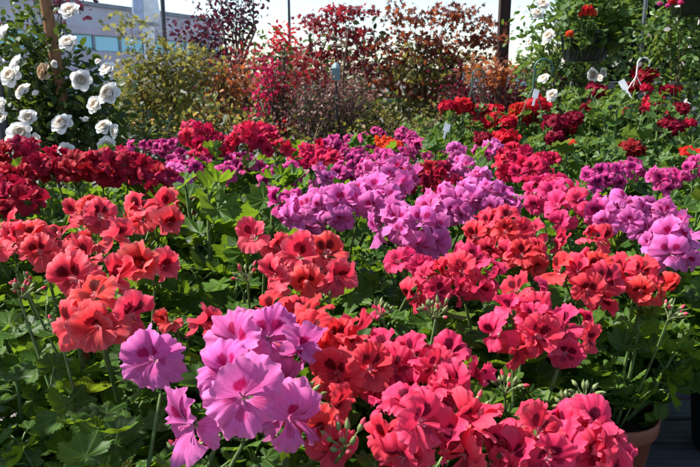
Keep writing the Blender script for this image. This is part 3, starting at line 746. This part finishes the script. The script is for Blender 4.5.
ROSES = [rose_mesh(M['white_rose'], 70 + k, nn_, mt_) for k, (nn_, mt_) in enumerate(((38, 64), (36, 52), (32, 47), (40, 58), (22, 36), (12, 22), (34, 55)))]; FADED = rose_mesh(M['faded_rose'], 80)
def add_roses(root, base, lst, D, seed):
    rs = random.Random(seed)
    for e in lst:
        px, py, s = e[:3]; fd = len(e) > 3
        p = at(px, py, D - .30 - rs.uniform(0, .12)) - base
        o = link('rose', FADED if fd else ROSES[(4 + rs.randrange(2)) if s < .62 else (0, 1, 2, 3, 6)[rs.randrange(5)]], root)
        o.matrix_local = matrix_for(facing(rs.uniform(-55, 25), rs.uniform(0, 45)), (0, 0, 1), p, s * rs.uniform(.88, 1.04))

# white rose bush on the left with its stake
r, b = bush('rose_bush', 'white rose bush climbing a leaning wooden stake at the left', 'rose bush',
    [(30, 30, 22, 25), (20, 60, 24, 25), (55, 90, 34, 32), (25, 110, 30, 35), (75, 118, 36, 34), (45, 140, 45, 24), (95, 90, 18, 20, .05), (45, 52, 14, 12), (105, 130, 16, 20)],
    3.3, ['rose_leaf'], 50, (.035, .055), 'oval', 5.5, 28, .08, .8, 11, .018, 30, 3, limb_r=.003)
add_roses(r, b, [(3, 33, 1.0), (17, 62, .95), (11, 76, 1.1), (43, 71, .8, 1), (55, 64, .4), (70, 12, 1.05), (68, 43, .9), (81, 80, 1.0), (23, 91, .9), (37, 94, .5), (62, 124, 1.05), (28, 118, .95), (20, 133, 1.1), (37, 140, .8), (12, 137, .9), (96, 105, 1.05), (109, 94, 1.15), (108, 70, .9), (104, 127, .8), (116, 131, .8), (107, 146, .95), (67, 151, .85), (87, 120, .5), (99, 62, .5), (2, 105, .8), (3, 118, .7)], 3.3, 3)
mb = MB(); p0, p1 = at(41, -25, 3.2), at(56, 62, 3.25); pb = p1 + (p1 - p0) * 2.2; pb[2] = max(pb[2], 0); pb = p0 + (p1 - p0) * ((0 - p0[2]) / (p1[2] - p0[2]))
tube(mb, [pb, p1, p0], [.031, .028, .025], 8, 0)
tag(link('wooden_stake', mb.mesh('wooden_stake', [M['wood']])), 'leaning brown wooden stake rising through the left white rose bush', 'stake')
mb = MB(); p = at(1, 110, 3.0); tube(mb, [(p[0], p[1], 0), (p[0], p[1], at(1, 78, 3.0)[2])], .022, 8, 0)
tag(link('metal_post', mb.mesh('metal_post', [M['dkmetal']])), 'short dark metal post at the left edge beside the white roses', 'post')

# shrubs and small trees, left to right
bush('maple_shrub', 'gold green maple shrub with pink tips right of the white roses', 'tree',
    [(132, 27, 12, 8), (150, 48, 20, 12), (175, 60, 26, 14), (195, 55, 20, 12), (145, 80, 34, 22), (185, 90, 30, 28), (165, 115, 40, 28), (205, 80, 14, 20), (125, 105, 20, 25), (128, 66, 10, 10)],
    4.6, ['gold_leaf'], 158, (.026, .044), 'maple', 3.6, 28, .08, .4, 21, .016, 30, 3, limb_r=.0035)
bush('plum_tree', 'dark purple leaved plum tree left of the open sky', 'tree',
    [(230, 8, 16, 12), (240, 20, 9, 8), (203, 34, 8, 10), (214, 22, 10, 8), (188, 32, 4, 5), (222, 40, 14, 10), (216, 65, 14, 22), (215, -12, 18, 10), (240, -12, 16, 10)],
    6.2, ['plum_leaf'], 215, (.036, .058), 'oval', 3.2, 26, .10, .7, 22, .03, 40, 2)
bush('plum_tree', 'purple leaved young tree top behind the leaning stake', 'tree', [(60, 3, 9, 4), (66, -6, 12, 5), (38, 6, 7, 4)], 4.2, ['plum_leaf'], 62, (.03, .05), 'oval', 2.0, 16, .08, .8, 42, .015, 14, 1, limb_r=.003)
bush('orange_maple', 'small orange leaved maple between the gold shrub and the pink climber', 'tree',
    [(232, 62, 12, 14), (228, 85, 14, 18), (240, 100, 16, 22), (222, 112, 18, 20), (250, 80, 12, 14)],
    4.7, ['orange_leaf', 'gold_leaf'], 235, (.024, .042), 'maple', 4.2, 24, .09, .45, 23, .015, 40, 2)
bush('bougainvillea', 'hot pink flowering climber on an upright stake before the shrubs', 'climber',
    [(270, 62, 7, 9), (262, 75, 8, 9), (268, 92, 8, 10), (275, 82, 10, 12), (266, 106, 8, 10), (282, 118, 16, 14, 0, 1), (285, 98, 12, 14, 0, 1), (280, 35, 9, 7, 0, 1), (283, 40, 8, 5, 0, 1), (275, 135, 14, 12, 0, 1), (282, 55, 9, 12, .05, 2), (284, 80, 8, 22, .08, 2)],
    4.1, ['boug', 'boug_red', 'rose_leaf'], 280, (.022, .038), 'oval', 3.4, 16, .036, .9, 24, .02, 40, 1)
bush('red_maple', 'airy red Japanese maple with drooping sprays in the centre of the sky', 'tree',
    [(340, 8, 20, 12), (325, 25, 20, 9), (345, 32, 18, 14), (310, 24, 14, 6), (362, 40, 16, 12), (335, 52, 20, 12), (310, 55, 18, 12), (365, 62, 18, 10), (352, 8, 16, 6), (300, 72, 18, 14), (345, 78, 24, 10), (375, 75, 14, 10), (318, 85, 24, 12)],
    5.0, ['red_leaf'], 335, (.028, .048), 'maple', 1.5, 24, .065, .3, 25, .020, 40, 2, limb_r=.0035)
bush('red_shrub', 'low red leaved shrub behind the pink climber', 'shrub',
    [(300, 58, 14, 12), (250, 60, 16, 9), (262, 66, 14, 8), (305, 80, 16, 12), (292, 70, 12, 12)],
    5.4, ['red_leaf', 'hedge_leaf'], 285, (.028, .046), 'maple', 4.0, 24, .11, .6, 26, .02, 30, 3)
bush('dusty_shrub', 'fine dusty pink shrub below the red maple', 'shrub',
    [(310, 108, 26, 22), (340, 112, 26, 24), (365, 105, 20, 22), (320, 92, 24, 14), (345, 92, 20, 14), (300, 122, 18, 16)],
    4.0, ['dusty_leaf', 'maroon_leaf'], 335, (.016, .028), 'oval', 7.0, 24, .06, .9, 27, .012, 80, 5, limb_r=.004)
bush('bronze_maple', 'bronze red Japanese maple with green heart, the widest tree right of centre', 'tree',
    [(400, 10, 14, 10), (410, 30, 18, 12), (440, 18, 20, 12), (455, 12, 10, 9), (395, 45, 18, 12), (430, 42, 26, 14), (462, 38, 22, 14), (480, 28, 14, 10), (485, 42, 12, 8), (415, 65, 26, 16), (450, 62, 30, 16), (395, 80, 18, 14), (430, 85, 26, 14), (425, 62, 22, 18, -.1, 1), (450, 70, 18, 14, -.1, 1), (405, 78, 16, 14, -.1, 1), (435, 95, 26, 18, 0, 1), (405, 105, 22, 20, 0, 1), (460, 85, 22, 16), (395, 70, 14, 10), (388, 90, 14, 14), (470, 58, 14, 12)],
    4.9, ['bronze_leaf', 'olive_leaf'], 425, (.028, .046), 'maple', 2.7, 28, .07, .3, 28, .022, 45, 3, limb_r=.0035)
bush('barberry', 'dark maroon barberry hedge at the foot of the brown post', 'shrub',
    [(470, 92, 22, 16), (495, 92, 24, 16), (520, 92, 22, 16), (480, 108, 26, 12), (510, 108, 26, 12), (540, 95, 18, 14)],
    4.4, ['maroon_leaf'], 497, (.022, .036), 'oval', 6.5, 24, .07, .9, 29, .015, 50, 6)
bush('orange_shrub', 'little orange topped shrub at the foot of the brown post', 'shrub',
    [(501, 70, 6, 5), (502, 76, 8, 7), (478, 72, 7, 6), (502, 84, 7, 8)], 4.2, ['orange_leaf', 'red_leaf'], 501, (.03, .045), 'maple', 3.5, 14, .05, .8, 30, .01, 12, 1)
bush('olive_shrub', 'yellow green low shrub between bronze maple and geraniums', 'shrub',
    [(395, 118, 18, 14), (420, 122, 24, 12), (450, 118, 20, 12), (370, 125, 16, 10), (410, 132, 30, 8), (300, 135, 25, 9), (340, 135, 25, 8)],
    3.9, ['olive_leaf', 'clear_leaf'], 410, (.022, .04), 'oval', 6.0, 22, .06, .8, 31, .012, 40, 5)
bush('gold_shrub', 'low gold green shrub under the orange maple', 'shrub',
    [(215, 118, 18, 14), (240, 122, 18, 12), (195, 125, 20, 12), (255, 128, 14, 10), (150, 132, 25, 10)],
    4.2, ['gold_leaf', 'olive_leaf'], 225, (.025, .042), 'oval', 5.0, 20, .07, .8, 32, .012, 30, 4)
bush('white_rose_tree', 'tall white rose bush at right around the hanging basket', 'rose bush',
    [(555, 15, 18, 18), (580, 5, 26, 14), (545, 45, 18, 18), (565, 65, 22, 20), (590, 80, 30, 18, 0, 1), (545, 75, 16, 16), (560, 95, 24, 14), (592, 40, 20, 28, .3, 1), (598, 12, 18, 20, .3, 1), (575, 35, 20, 20, .2), (596, 68, 16, 14, .1, 1)],
    3.8, ['clear_leaf', 'rose_leaf'], 580, (.028, .046), 'oval', 6.0, 28, .08, .8, 33, .02, 40, 3)  # right-hand blobs get the darker leaf colour as painted shade
r = bpy.data.objects['white_rose_tree']; b = np.array(r.location)
add_roses(r, b, [(542, 5, .85), (537, 14, .75), (549, 36, .8), (530, 42, .55), (545, 44, .55), (544, 79, .75), (592, 75, .7), (600, 79, .6), (552, 95, .7), (548, 100, .55), (565, 60, .45), (557, 25, .45), (602, 73, .6)], 3.8, 5)
bush('flowering_climber', 'green climber with tiny pale blossoms at the right edge', 'climber',
    [(680, 30, 26, 22), (665, 55, 22, 18), (690, 60, 26, 24), (680, 85, 24, 18), (695, 80, 20, 18), (700, 105, 24, 20), (660, 30, 10, 12), (695, 20, 20, 14), (672, 18, 12, 10), (655, 32, 5, 5, -.1, 1), (675, 20, 6, 6, -.1, 1), (680, 75, 8, 8, -.2, 1), (662, 45, 5, 5, -.1, 1), (690, 40, 7, 7, -.2, 1), (690, 88, 8, 8, -.2, 1)],
    3.0, ['clear_leaf', 'pale_flower'], 690, (.022, .036), 'oval', 7.5, 28, .06, .9, 34, .007, 12, 1, permi={1: 1}, limb_r=.003)
bush('evergreen_tree', 'dark conifer behind the red maple', 'tree',
    [(365, 62, 14, 10), (362, 48, 8, 10), (368, 75, 16, 12), (360, 88, 18, 14)], 11., ['dark_leaf'], 365, (.09, .15), 'oval', 1.0, 16, .3, .8, 35, .1, 30, 1)
bush('evergreen_tree', 'dark green tree behind the plum tree at left', 'tree',
    [(222, 62, 18, 16), (215, 85, 24, 18), (205, 105, 26, 18)], 9., ['dark_leaf'], 218, (.08, .13), 'oval', 1.0, 16, .25, .8, 36, .08, 30, 1)
bush('hedge', 'mid green clipped hedge far behind the pink climber', 'hedge',
    [(255, 58, 16, 8), (280, 58, 18, 8), (305, 62, 18, 8), (265, 72, 22, 10), (300, 76, 22, 10), (330, 78, 20, 9), (330, 90, 30, 12), (270, 90, 30, 12)], 12., ['hedge_leaf'], 285, (.09, .14), 'oval', 1.0, 16, .3, .8, 37, .06, 30, 4)
bush('hedge', 'dark evergreen hedge filling the shaded right background', 'hedge',
    [(625, 20, 30, 30), (660, 10, 36, 30), (700, 20, 36, 40), (640, 50, 30, 28), (680, 60, 40, 34), (720, 60, 30, 50), (610, 80, 30, 24), (650, 95, 40, 24), (700, 100, 40, 26), (660, -30, 60, 22), (615, 50, 18, 24)],
    5.2, ['dark_leaf', 'violet_flower'], 665, (.07, .11), 'oval', 3.0, 26, .16, .9, 38, .05, 30, 5, permi={1: 1})
bush('hedge', 'low dark planting behind the bench at left', 'hedge',
    [(20, 130, 40, 30), (80, 135, 50, 26), (140, 140, 40, 16), (200, 140, 40, 14), (-20, 100, 30, 40), (10, 70, 18, 20)], 4.0, ['dark_leaf', 'rose_leaf'], 90, (.035, .055), 'oval', 4.0, 22, .08, .9, 39, .015, 40, 5)
bush('added_shade_shrub', 'added tall leafy shrub, unseen left of the front bench, that throws shade on it', 'shrub',  # out of view, added only to shade the front left plants
    [], 0, ['rose_leaf'], 0, seed=61, xyz=[(-1.24, .60, 1.84, .28, .34), (-1.22, .80, 1.62, .20, .32), (-1.24, .36, 1.84, .28, .34), (-1.26, .6, 1.25, .25, .4)], leaf=(.04, .06), dens=3.2, per=22, spread=.08, nlimb=20, trunks=3)
bush('added_shade_shrub', 'added tall leafy shrub, unseen at left, that throws shade on the crimson flowers', 'shrub',  # second unseen shrub, added to keep the left edge crimson heads in shade
    [], 0, ['rose_leaf'], 0, seed=62, xyz=[(-1.42, 1.55, 1.5, .22, .30), (-1.35, 1.62, 1.15, .22, .34)], leaf=(.04, .06), dens=2.8, per=20, spread=.08, nlimb=20, trunks=3)
for lab, bl, px, mt, sd_ in (
    ('dim green hedge seen through the gold green maple', [(150, 112, 40, 18), (200, 112, 40, 18), (120, 118, 30, 16), (175, 128, 60, 12)], 165, ['hedge_leaf', 'dark_leaf'], 51),
    ('dim green hedge behind the dusty pink shrub', [(270, 108, 36, 18), (320, 106, 40, 18), (365, 108, 30, 18), (310, 126, 80, 12)], 310, ['hedge_leaf'], 52),
    ('dim dark hedge behind the bronze maple', [(410, 104, 36, 16), (455, 102, 40, 16), (500, 104, 40, 14), (545, 104, 36, 14), (460, 122, 100, 12)], 460, ['dark_leaf'], 53)):
    bush('hedge', lab, 'hedge', bl, 6.6, mt, px, (.06, .10), 'oval', 2.6, 22, .14, .9, sd_, .03, 16, 4)
bush('palm_shrub', 'tiny spiky green shrub in the gap right of the brown post', 'shrub', [(527, 66, 5, 5), (530, 72, 6, 5)], 8., ['hedge_leaf'], 527, (.05, .09), 'oval', 3., 14, .06, .9, 41, .02, 10, 1)

# ------------------------------------------------------------------ posts, poles, hooks, basket
def pole(name, label, cat, px, D, r0, r1, ztop, mat, n=12):
    p = at(px, 60, D); mb = MB(); tube(mb, [(0, 0, 0), (0, 0, ztop * .5), (0, 0, ztop)], [r0, (r0 + r1) / 2, r1], n, 0)
    return tag(link(name, mb.mesh(name, [M[mat]]), None, (p[0], D, 0)), label, cat)
mb = MB(); p = at(502, 60, 6.0); box(mb, -.044, .044, -.044, .044, 0, 4.2)
tag(link('wooden_post', mb.mesh('wooden_post', [M['darkwood']], False), None, (p[0], 6.0, 0)), 'tall dark brown square post against the bright sky', 'post')
t = thing('canopy_pole', 'thin grey metal pole with a joint collar at the right', 'pole', (at(640, 60, 3.12)[0], 3.12, 0))
mb = MB(); tube(mb, [(0, 0, 0), (0, 0, 1.7), (.01, 0, 3.2)], [.009, .009, .008], 10, 0); link('pole_shaft', mb.mesh('pole_shaft', [M['metal']]), t)
mb = MB(); z = at(640, 42, 3.12)[2]; tube(mb, [(0, 0, z - .02), (0, 0, z + .02)], .012, 10, 0); link('collar', mb.mesh('collar', [M['metal']]), t)
pole('flag_pole', 'thin dark pole in front of the pale building', 'pole', 166, 22., .075, .06, 8., 'dkmetal')
t = thing('street_lamp', 'distant thin street lamp post with a short arm in the open sky', 'street lamp', (at(290, 60, 38.)[0], 38., 0))
mb = MB(); tube(mb, [(0, 0, 0), (0, 0, 6.2)], [.10, .07], 8, 0); link('lamp_post', mb.mesh('lamp_post', [M['dkmetal']]), t)
mb = MB(); tube(mb, bez((0, 0, 5.4), (-.3, 0, 5.9), (-1.2, 0, 6.1), 6), .04, 6, 0); link('lamp_arm', mb.mesh('lamp_arm', [M['dkmetal']]), t)
mb = MB(); box(mb, -1.7, -1.1, -.12, .12, 6.02, 6.14); link('lamp_head', mb.mesh('lamp_head', [M['dkmetal']], False), t)

def hanger(label, px, py, D, s, mat, tag_at=None, bx=0.0, drop=.30, bw=.11):
    """plastic pot hanger: a hook and three strands that run down to the rim of the pot"""
    p = at(px, py, D); t = thing('pot_hanger', label, 'pot hanger', p)
    mb = MB(); a = np.linspace(-.3, PI + .5, 12)
    pts = [(-.0, 0, -.03 * s), (0, 0, 0)] + [(s * .030 - math.cos(q) * s * .030, 0, s * .03 + math.sin(q) * s * .030) for q in a]
    tube(mb, pts, .0038 * s, 8, 0); link('hook', mb.mesh('hook', [M[mat]]), t)
    for dx, dy in ((-bw, -.04), (bw * .8, -.03), (.0, .1)):
        mb = MB(); tube(mb, bez((0, 0, -.03 * s), (dx * .45, dy * .45, -drop * .4), (dx + bx, dy, -drop), 6), .0022, 5, 0); link('strand', mb.mesh('strand', [M[mat]]), t)
def plant_tag(label, px, py, D, w=.03, h=.045, rot=.3):
    p = at(px, py, D); mb = MB(); Mx = Matrix.Rotation(rot, 4, 'Y') @ Matrix.Rotation(-.25, 4, 'X')
    w *= .7; h *= .75; box(mb, -w / 2, w / 2, -.0008, .0008, -h * .6, h * .4, 0, Mx); box(mb, -w * .18, w * .18, -.0008, .0008, -h * 1.5, -h * .6, 0, Mx)
    tag(link('plant_tag', mb.mesh('plant_tag', [M['whitepl']], False), None, tuple(p)), label, 'plant tag')
hanger('thin green pot hanger over the red heads, left of the two', 472, 82, 3.05, .9, 'hook', drop=.22, bw=.05)
hanger('thick dark green pot hanger hook above the paired red heads', 534, 78, 2.95, 1.3, 'hook', drop=.24, bw=.08)
hanger('white pot hanger beside the metal pole', 637, 70, 2.95, .85, 'whitepl', drop=.26, bw=.13)
plant_tag('white plant tag low in the leaves left of the red heads', 447, 127, 2.75, .035, .045, .3)
plant_tag('white plant tag hanging from the thick dark green hook', 536, 93, 2.93, .035, .05, .25)
plant_tag('white plant tag hanging by the metal pole', 623, 84, 2.93, .04, .06, -.5)

c = at(584, 62, 3.25); t = thing('hanging_basket', 'dark green hanging pot with leafy plant and red flowers at the upper right', 'hanging basket', c)
mb = MB(); k = 40; th = np.linspace(0, 2 * PI, k, endpoint=False); prof = [(.0, 0), (.082, 0), (.09, .01), (.108, .115), (.118, .12), (.120, .135), (.112, .136), (.10, .12), (0, .11)]
lathe(mb, prof, k, 0)
for i in range(14):
    a = i / 14 * 2 * PI; pts = [((.0915 + .0185 * f) * math.cos(a + .35 * f), (.0915 + .0185 * f) * math.sin(a + .35 * f), .012 + .10 * f) for f in np.linspace(0, 1, 5)]
    tube(mb, pts, .0035, 5, 0)
link('basket_pot', mb.mesh('basket_pot', [M['basket']]), t)
for a in (0.4, 2.5, 4.6):
    mb = MB(); tube(mb, [(.116 * math.cos(a), .116 * math.sin(a), .13), (0, 0, .62)], .002, 5, 0); link('hanger_wire', mb.mesh('hanger_wire', [M['dkmetal']]), t)
mb = MB(); tube(mb, [(0, 0, .62), (0, 0, .75)] + [(.02 - .02 * math.cos(q), 0, .75 + .02 * math.sin(q)) for q in np.linspace(.3, 3.6, 8)], .003, 6, 0); link('hook', mb.mesh('hook', [M['dkmetal']]), t)
f = link('foliage', foliage_mesh('z', 1), t, (0, 0, .09)); f.scale = (1.05, 1.05, 1.2)
f = link('foliage', foliage_mesh('z', 3), t, (.07, -.03, .05)); f.scale = (.8, .8, .85)
f = link('foliage', foliage_mesh('z', 0), t, (-.03, -.06, .03)); f.scale = (.62, .62, .7)
f = link('foliage', foliage_mesh('z', 2), t, (.12, .08, .14)); f.scale = (1.2, 1.2, 1.2)
for (px, py, s) in ((570, 34, .42), (588, 10, .6), (593, 13, .45), (583, 14, .4)):
    h = link('flower_head', zonal_head_mesh('orange', 1), t, tuple(at(px, py, 3.08) - c)); h.scale = (s, s, s)
c = at(699, 8, 2.9); t = thing('hanging_basket', 'dark hanging pot with pink flowers in the top right corner', 'hanging basket', c)
mb = MB(); lathe(mb, [(0, -.03), (.10, -.03), (.12, .07), (.128, .09), (.118, .09), (0, .07)], 32, 0); link('basket_pot', mb.mesh('basket_pot', [M['basket']]), t)
for a in (0.4, 2.5, 4.6):
    mb = MB(); tube(mb, [(.12 * math.cos(a), .12 * math.sin(a), .09), (0, 0, .6)], .002, 5, 0); link('hanger_wire', mb.mesh('hanger_wire', [M['dkmetal']]), t)
for (px, py, s, v) in ((672, 2, .35, 'zonal'), (668, 6, .25, 'magenta'), (681, 3, .3, 'pink'), (660, 4, .25, 'magenta')):
    h = link('flower_head', zonal_head_mesh(v, 2), t, tuple(at(px, py, 2.85) - c)); h.scale = (s, s, s)
f = link('foliage', foliage_mesh('z', 3), t, (0, 0, .05))

# small pale lantern shaped garden sign in the shrubs
p = at(336, 72, 3.9); t = thing('garden_lantern', 'small pale teal lantern shaped ornament among the red shrubs', 'ornament', (p[0], p[1], 0))
mb = MB(); z = p[2]; box(mb, -.024, .024, -.024, .024, z - .045, z + .02); link('lantern_body', mb.mesh('lantern_body', [M['teal']], False), t)
mb = MB(); lathe(mb, [(.030, z + .0205), (.022, z + .035), (.010, z + .05), (0, z + .052)], 8, 0); link('lantern_roof', mb.mesh('lantern_roof', [M['teal']], False), t)
mb = MB(); tube(mb, [(0, 0, 0), (0, 0, z - .05)], .006, 6, 0); link('lantern_stake', mb.mesh('lantern_stake', [M['dkmetal']]), t)

# pylon sign in front of the building
c = at(148, 22, 26.); t = thing('pylon_sign', 'pale blue grey hanging box sign on a short column before the building', 'sign', (c[0], 26., 0))
zt, zb = at(148, -12, 26.)[2], c[2]
w = .42 * 26 / FPX * 26
mb = MB(); k = 26 / FPX
prof = [(-10 * k, -4), (-10.5 * k, 12), (-6 * k, 22), (6 * k, 22), (11 * k, 12), (8 * k, -4)]
zz = lambda y: at(148, y, 26.)[2]
poly = [(x, zz(y)) for x, y in [(-10 * k, -12), (-12 * k, 13), (-6.5 * k, 23), (6.5 * k, 23), (10 * k, 14), (7 * k, -12)]]
n = len(poly); V = [(x, -.35, z) for x, z in poly] + [(x, .35, z) for x, z in poly]
mb.add(V, [[i, (i + 1) % n, n + (i + 1) % n, n + i] for i in range(n)]); mb.add(V, [list(range(n)), list(range(2 * n - 1, n - 1, -1))])
link('sign_box', mb.mesh('sign_box', [M['signbox']], False), t)
mb = MB(); poly2 = [(-9 * k, -8), (-10.4 * k, 13), (-5.5 * k, 21), (-1 * k, 21), (-1 * k, -8)]
V = [(x, -.37, zz(y)) for x, y in poly2]; V += [(x, -.352, z) for x, _, z in V]; n = 5
mb.add(V, [[i, (i + 1) % n, n + (i + 1) % n, n + i] for i in range(n)]); mb.add(V, [list(range(n))])
link('sign_panel', mb.mesh('sign_panel', [M['signblue']], False), t)
mb = MB(); box(mb, -7.5 * k, 7.5 * k, -.4, .4, zz(25.5), zz(23) - .004); link('sign_cap', mb.mesh('sign_cap', [M['coping']], False), t)
mb = MB(); box(mb, -4 * k, 4 * k, -.2, .2, 0, zz(25.5) - .004); link('sign_column', mb.mesh('sign_column', [M['signbox']], False), t)

# ------------------------------------------------------------------ buildings
A = np.array([-34.5, 30.5]); Bv = np.array([-14.2, 77.]); L = np.linalg.norm(Bv - A); d = (Bv - A) / L
ang = math.atan2(d[1], d[0])
t = thing('building', 'long pale lavender building with a strip of blue windows at the upper left', 'building', (A[0], A[1], 0)); t.rotation_euler = (0, 0, ang)
HT = CAMZ + 6.05
mb = MB(); box(mb, 0, L, 0, 14, 5.45, HT - .35); box(mb, 0, L, -.05, 14, 4.8, 5.45, 1); box(mb, 0, L, .25, 14, 3.45, 4.8, 0); box(mb, 0, L, -.05, 14, 0, 3.45, 1)
link('wall', mb.mesh('wall', [M['wall_up'], M['wall_low']], False), t)
mb = MB(); box(mb, -.2, L + .2, -.2, 14.2, HT - .35, HT); link('roof_coping', mb.mesh('roof_coping', [M['coping']], False), t)
nb = 16
for i in range(nb):
    x0, x1 = L * i / nb + .05, L * (i + 1) / nb - .05
    fm = MB(); box(fm, x0, x1, .02, .248, 3.45, 3.52); box(fm, x0, x1, .02, .248, 4.73, 4.8); box(fm, x0, x0 + .08, .02, .248, 3.52, 4.73); box(fm, x1 - .08, x1, .02, .248, 3.52, 4.73)
    w = link('window', fm.mesh('window', [M['coping']], False), t)
    pm = MB(); box(pm, x0 + .08, x1 - .08, .12, .16, 3.52, 4.73); link('pane', pm.mesh('pane', [M['glass']], False), w)
    if i < nb - 1:
        sm = MB(); box(sm, x1 + .002, x1 + .098, .05, .248, 3.452, 4.798); link('pier', sm.mesh('pier', [M['wall_low']], False), t)
p = at(518, 78, 70.); t = thing('building', 'low white far building in the gap right of the brown post', 'building', (p[0], 70., 0))
mb = MB(); box(mb, -9, 9, 0, 10, 0, at(518, 73, 70.)[2]); link('wall', mb.mesh('wall', [M['stucco']], False), t)
mb = MB(); box(mb, -9.4, 9.4, -.4, 10.4, at(518, 73, 70.)[2] + .004, at(518, 68.5, 70.)[2]); link('roof', mb.mesh('roof', [M['coping']], False), t)
mb = MB(); box(mb, -1.2, 1.2, -.05, .05, 0, at(518, 74, 70.)[2] - .3); link('door', mb.mesh('door', [M['glass']], False), t)
p = at(665, 95, 4.5); mb = MB(); box(mb, -.55, .9, 0, .15, 0, at(665, 82, 4.5)[2])
tag(link('garden_wall', mb.mesh('garden_wall', [M['greywall']], False), None, (p[0], 4.55, 0)), 'low grey wall behind the scarlet flowers at right', 'wall')

# ------------------------------------------------------------------ benches and ground
def bench(label, x0, x1, y0, y1):
    t = thing('plant_bench', label, 'bench', ((x0 + x1) / 2, (y0 + y1) / 2, 0), 'plant benches'); cx, cy = (x0 + x1) / 2, (y0 + y1) / 2
    mb = MB(); y = y0 + .045
    while y + .07 < y1 - .04:
        box(mb, x0 - cx + .041, x1 - cx - .041, y - cy, y - cy + .07, BENCH - .026, BENCH - .003, r=rnd.random()); y += .088
    link('slatted_top', mb.mesh('slatted_top', [M['bench']], False), t)
    mb = MB(); a, b_ = x0 - cx, x1 - cx; c0, c1 = y0 - cy, y1 - cy
    box(mb, a, b_, c0, c0 + .038, BENCH - .10, BENCH + .012); box(mb, a, b_, c1 - .038, c1, BENCH - .10, BENCH + .012)
    box(mb, a, a + .038, c0 + .04, c1 - .04, BENCH - .10, BENCH + .012); box(mb, b_ - .038, b_, c0 + .04, c1 - .04, BENCH - .10, BENCH + .012)
    link('frame', mb.mesh('frame', [M['bench']], False), t)
    for lx in (a + .06, b_ - .13):
        for ly in (c0 + .06, c1 - .13):
            mb = MB(); box(mb, lx, lx + .07, ly, ly + .07, 0, BENCH - .11); link('leg', mb.mesh('leg', [M['bench']], False), t)
bench('grey weathered slatted bench under the front flowers', -.56, 1.5, .30, 1.36)
bench('grey weathered slatted bench under the rear flowers', -1.75, 2.3, 1.42, 3.35)
mb = MB(); g = np.linspace(-1, 1, 41); gx, gy = np.meshgrid(np.sign(g) * np.abs(g) ** 3 * 400, np.sign(g) * np.abs(g) ** 3 * 400)
V = np.stack([gx, gy, 0 * gx], -1).reshape(-1, 3); i = np.arange(40)[:, None] * 41; j = np.arange(40)[None]
mb.add(V, np.stack([i + j, i + j + 1, i + 42 + j, i + 41 + j], -1).reshape(-1, 4))
tag(link('ground', mb.mesh('ground', [M['asphalt']])), 'dark worn yard ground between the plants', None, None, 'structure')

# ------------------------------------------------------------------ light, sky, camera
sd = Vector((math.sin(SUN_AZ) * math.cos(SUN_EL), math.cos(SUN_AZ) * math.cos(SUN_EL), math.sin(SUN_EL)))
ld = bpy.data.lights.new('sun', 'SUN'); ld.energy = 5.0; ld.angle = math.radians(.5); ld.color = (1, .96, .91)
lo = bpy.data.objects.new('sun', ld); COL.objects.link(lo); lo.rotation_euler = (-sd).to_track_quat('-Z', 'Y').to_euler(); lo.location = (3, 3, 6)
w = bpy.data.worlds.new('World'); S.world = w; w.use_nodes = True; nt = w.node_tree
bg = nt.nodes['Background']; sky = nt.nodes.new('ShaderNodeTexSky'); sky.sky_type = 'NISHITA'; sky.sun_disc = False
sky.sun_elevation = SUN_EL; sky.sun_rotation = SUN_AZ; sky.air_density = 0.95; sky.dust_density = 0.8; sky.ozone_density = 1.0
nt.links.new(sky.outputs[0], bg.inputs[0]); bg.inputs[1].default_value = .115
S.view_settings.view_transform = 'Standard'; S.view_settings.look = 'None'; S.view_settings.gamma = 1; S.view_settings.exposure = 1.15
S.view_settings.use_curve_mapping = False
cd = bpy.data.cameras.new('camera'); co = bpy.data.objects.new('camera', cd); COL.objects.link(co); S.camera = co
co.location = (0, 0, CAMZ); co.rotation_euler = (PI / 2 - PITCH, 0, 0); cd.sensor_width = 36; cd.lens = 36 * FPX / 700
cd.clip_start = .05; cd.clip_end = 2000
cd.dof.use_dof = True; cd.dof.focus_distance = .95; cd.dof.aperture_fstop = 22
S.cycles.max_bounces = 8; S.cycles.transparent_max_bounces = 4
